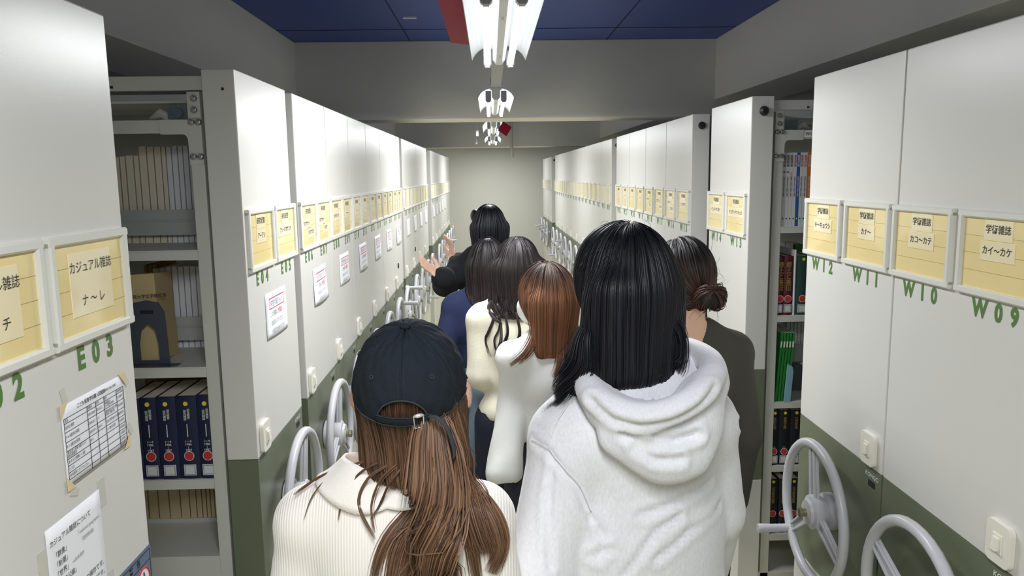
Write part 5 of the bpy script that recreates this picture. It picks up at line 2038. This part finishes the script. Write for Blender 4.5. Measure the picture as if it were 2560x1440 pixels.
# ---- 5: woman in ivory with wavy hair ---------------------------------------
P5 = Person('person in an ivory knit sweater with long wavy dark hair', .1, 3.13, 1.54, yaw=4, hyaw=2, hoff=(.005, -.01, 0), res=.0125,
            arms={'L': ((-.06, 3.08, .99), (-.02, 3.28, .90)), 'R': ((.28, 3.13, .97), (.25, 3.3, .86))})
P5.body()
P5.top('sweater', IVORY, e=.02, hem=.525, neck=.004, fold=.005, sc=(36, 36, 18), seed=52, res=.0115)
P5.trousers(JEAND, e=.024, fl=.055)
P5.shoes(SHOEM)
ex = []
t5 = Sdf(P5.torso(.02) + [el(P5.H(0, -.01, 0), (.09, .102, .105), P5.HR), rc(P5.H(0, -.06, -.05), P5.H(0, -.09, -.25), .08, .07)], .02)
for pts, n in (([(1240, 740), (1236, 790), (1222, 830), (1214, 850), (1222, 880), (1230, 892)], 14), ([(1252, 770), (1248, 820), (1236, 850), (1243, 880), (1256, 893)], 16),
               ([(1230, 760), (1250, 800), (1252, 850), (1240, 890), (1262, 895)], 14), ([(1238, 742), (1222, 765), (1232, 790), (1258, 812)], 26), ([(1262, 780), (1270, 830), (1258, 870), (1268, 896)], 24),
               ([(1290, 780), (1300, 830), (1290, 865), (1272, 898)], 30)):
    p2, n2 = lock(t5, pts, n, .004, .008, m=24, seed=70 + len(ex))
    ex.append((p2, n2, .0012, .35))
long_hair(P5, 1900, .295, HAIR_DARK, .0017, 55, half=.085, wav=(.016, 52., P5.HC[2] - .1), extra=ex, clm=60, amt=.55, thick=.036, spread=1.05,
          tint_fn=lambda P, t: t * np.clip(.35 + (1.42 - P[..., 2]) / .25, .2, 1.2))

# ---- 6: woman in navy -------------------------------------------------------
P6 = Person('person in a navy sweatshirt and light blue jeans', -.03, 3.60, 1.50, yaw=2, hoff=(.012, -.01, 0), res=.0125,
            arms={'L': ((-.225, 3.54, 1.02), (-.16, 3.72, .97)), 'R': ((.15, 3.55, 1.0), (.1, 3.74, .95))})
P6.body()
P6.top('sweatshirt', NAVYK, e=.022, hem=.60, neck=.004, fold=.005, seed=62)
P6.trousers(JEANL, e=.014, fl=.03, top=.64)
P6.shoes(SHOEM)
pk = MB()
for pts in ([atY(1157, 930, 3.47), atY(1186, 932, 3.475), atY(1182, 984, 3.475), atY(1163, 986, 3.47)],):
    pk.add([p + A(0, -.012, 0) for p in pts] + [p for p in pts], [(0, 1, 2, 3), (0, 4, 5, 1), (1, 5, 6, 2), (2, 6, 7, 3), (3, 7, 4, 0)])
wch = pk.build('back_pocket', JEANL, P6.root)
wch.matrix_parent_inverse = P6.root.matrix_world.inverted()
long_hair(P6, 1300, .28, HAIR_DARK, .0018, 66, half=.07, tint_fn=lambda P, t: t * np.clip((1.40 - P[..., 2]) / .1, .1, 1.2) * .9)

# ---- 7: guide with raised hands ---------------------------------------------
P7 = Person('guide in a loose black hooded coat holding both hands out', -.01, 4.34, 1.628, yaw=6, hyaw=0, hoff=(.0, -.012, 0), res=.0125,
            arms={'L': ((-.262, 4.24, 1.20), (-.262, 4.12, 1.262)), 'R': ((.16, 4.55, 1.12), (-.222, 4.58, 1.30))})
P7.body(hands={'L': ((-.085, -.02, .062), (.4, -.5, .75), .1), 'R': ((-.02, .0, .1), (-.9, -.3, .1), .25)})
P7.top('coat', BLACKK, e=.03, hem=.12, sleeve=.93, neck=.004, flare=.012, fold=.004, seed=72,
       extra=[rc(P7.W(0, 0, .62 * P7.h), P7.W(-.03, 0, .12 * P7.h), .19, .24), rc(P7.sh['L'] + A(0, -.02, 0), A(-.2, 4.24, 1.26), .075, .062),
              rc(P7.W(-.1, -.05, .84 * P7.h), P7.W(.1, -.05, .84 * P7.h), .05, .05)])
P7.trousers(BLACKK, top=.5)
P7.shoes(SHOEM)
sd_ = [P7.H(-.02, .06, .055)]
long_hair(P7, 1200, .30, HAIR_BLACK, .002, 77, half=.074, spread=1.0, ymax=.12)
fr = Sdf([el(P7.H(-.072, .03, .055), (.03, .05, .04), P7.HR)], .01)
V, Q = fr.nets(.008)
o = np_mesh('fringe', relax(V, Q, 2), Q, HAIR_BLACK, P7.root, tint=np.full(len(V), .1))

flush_text()
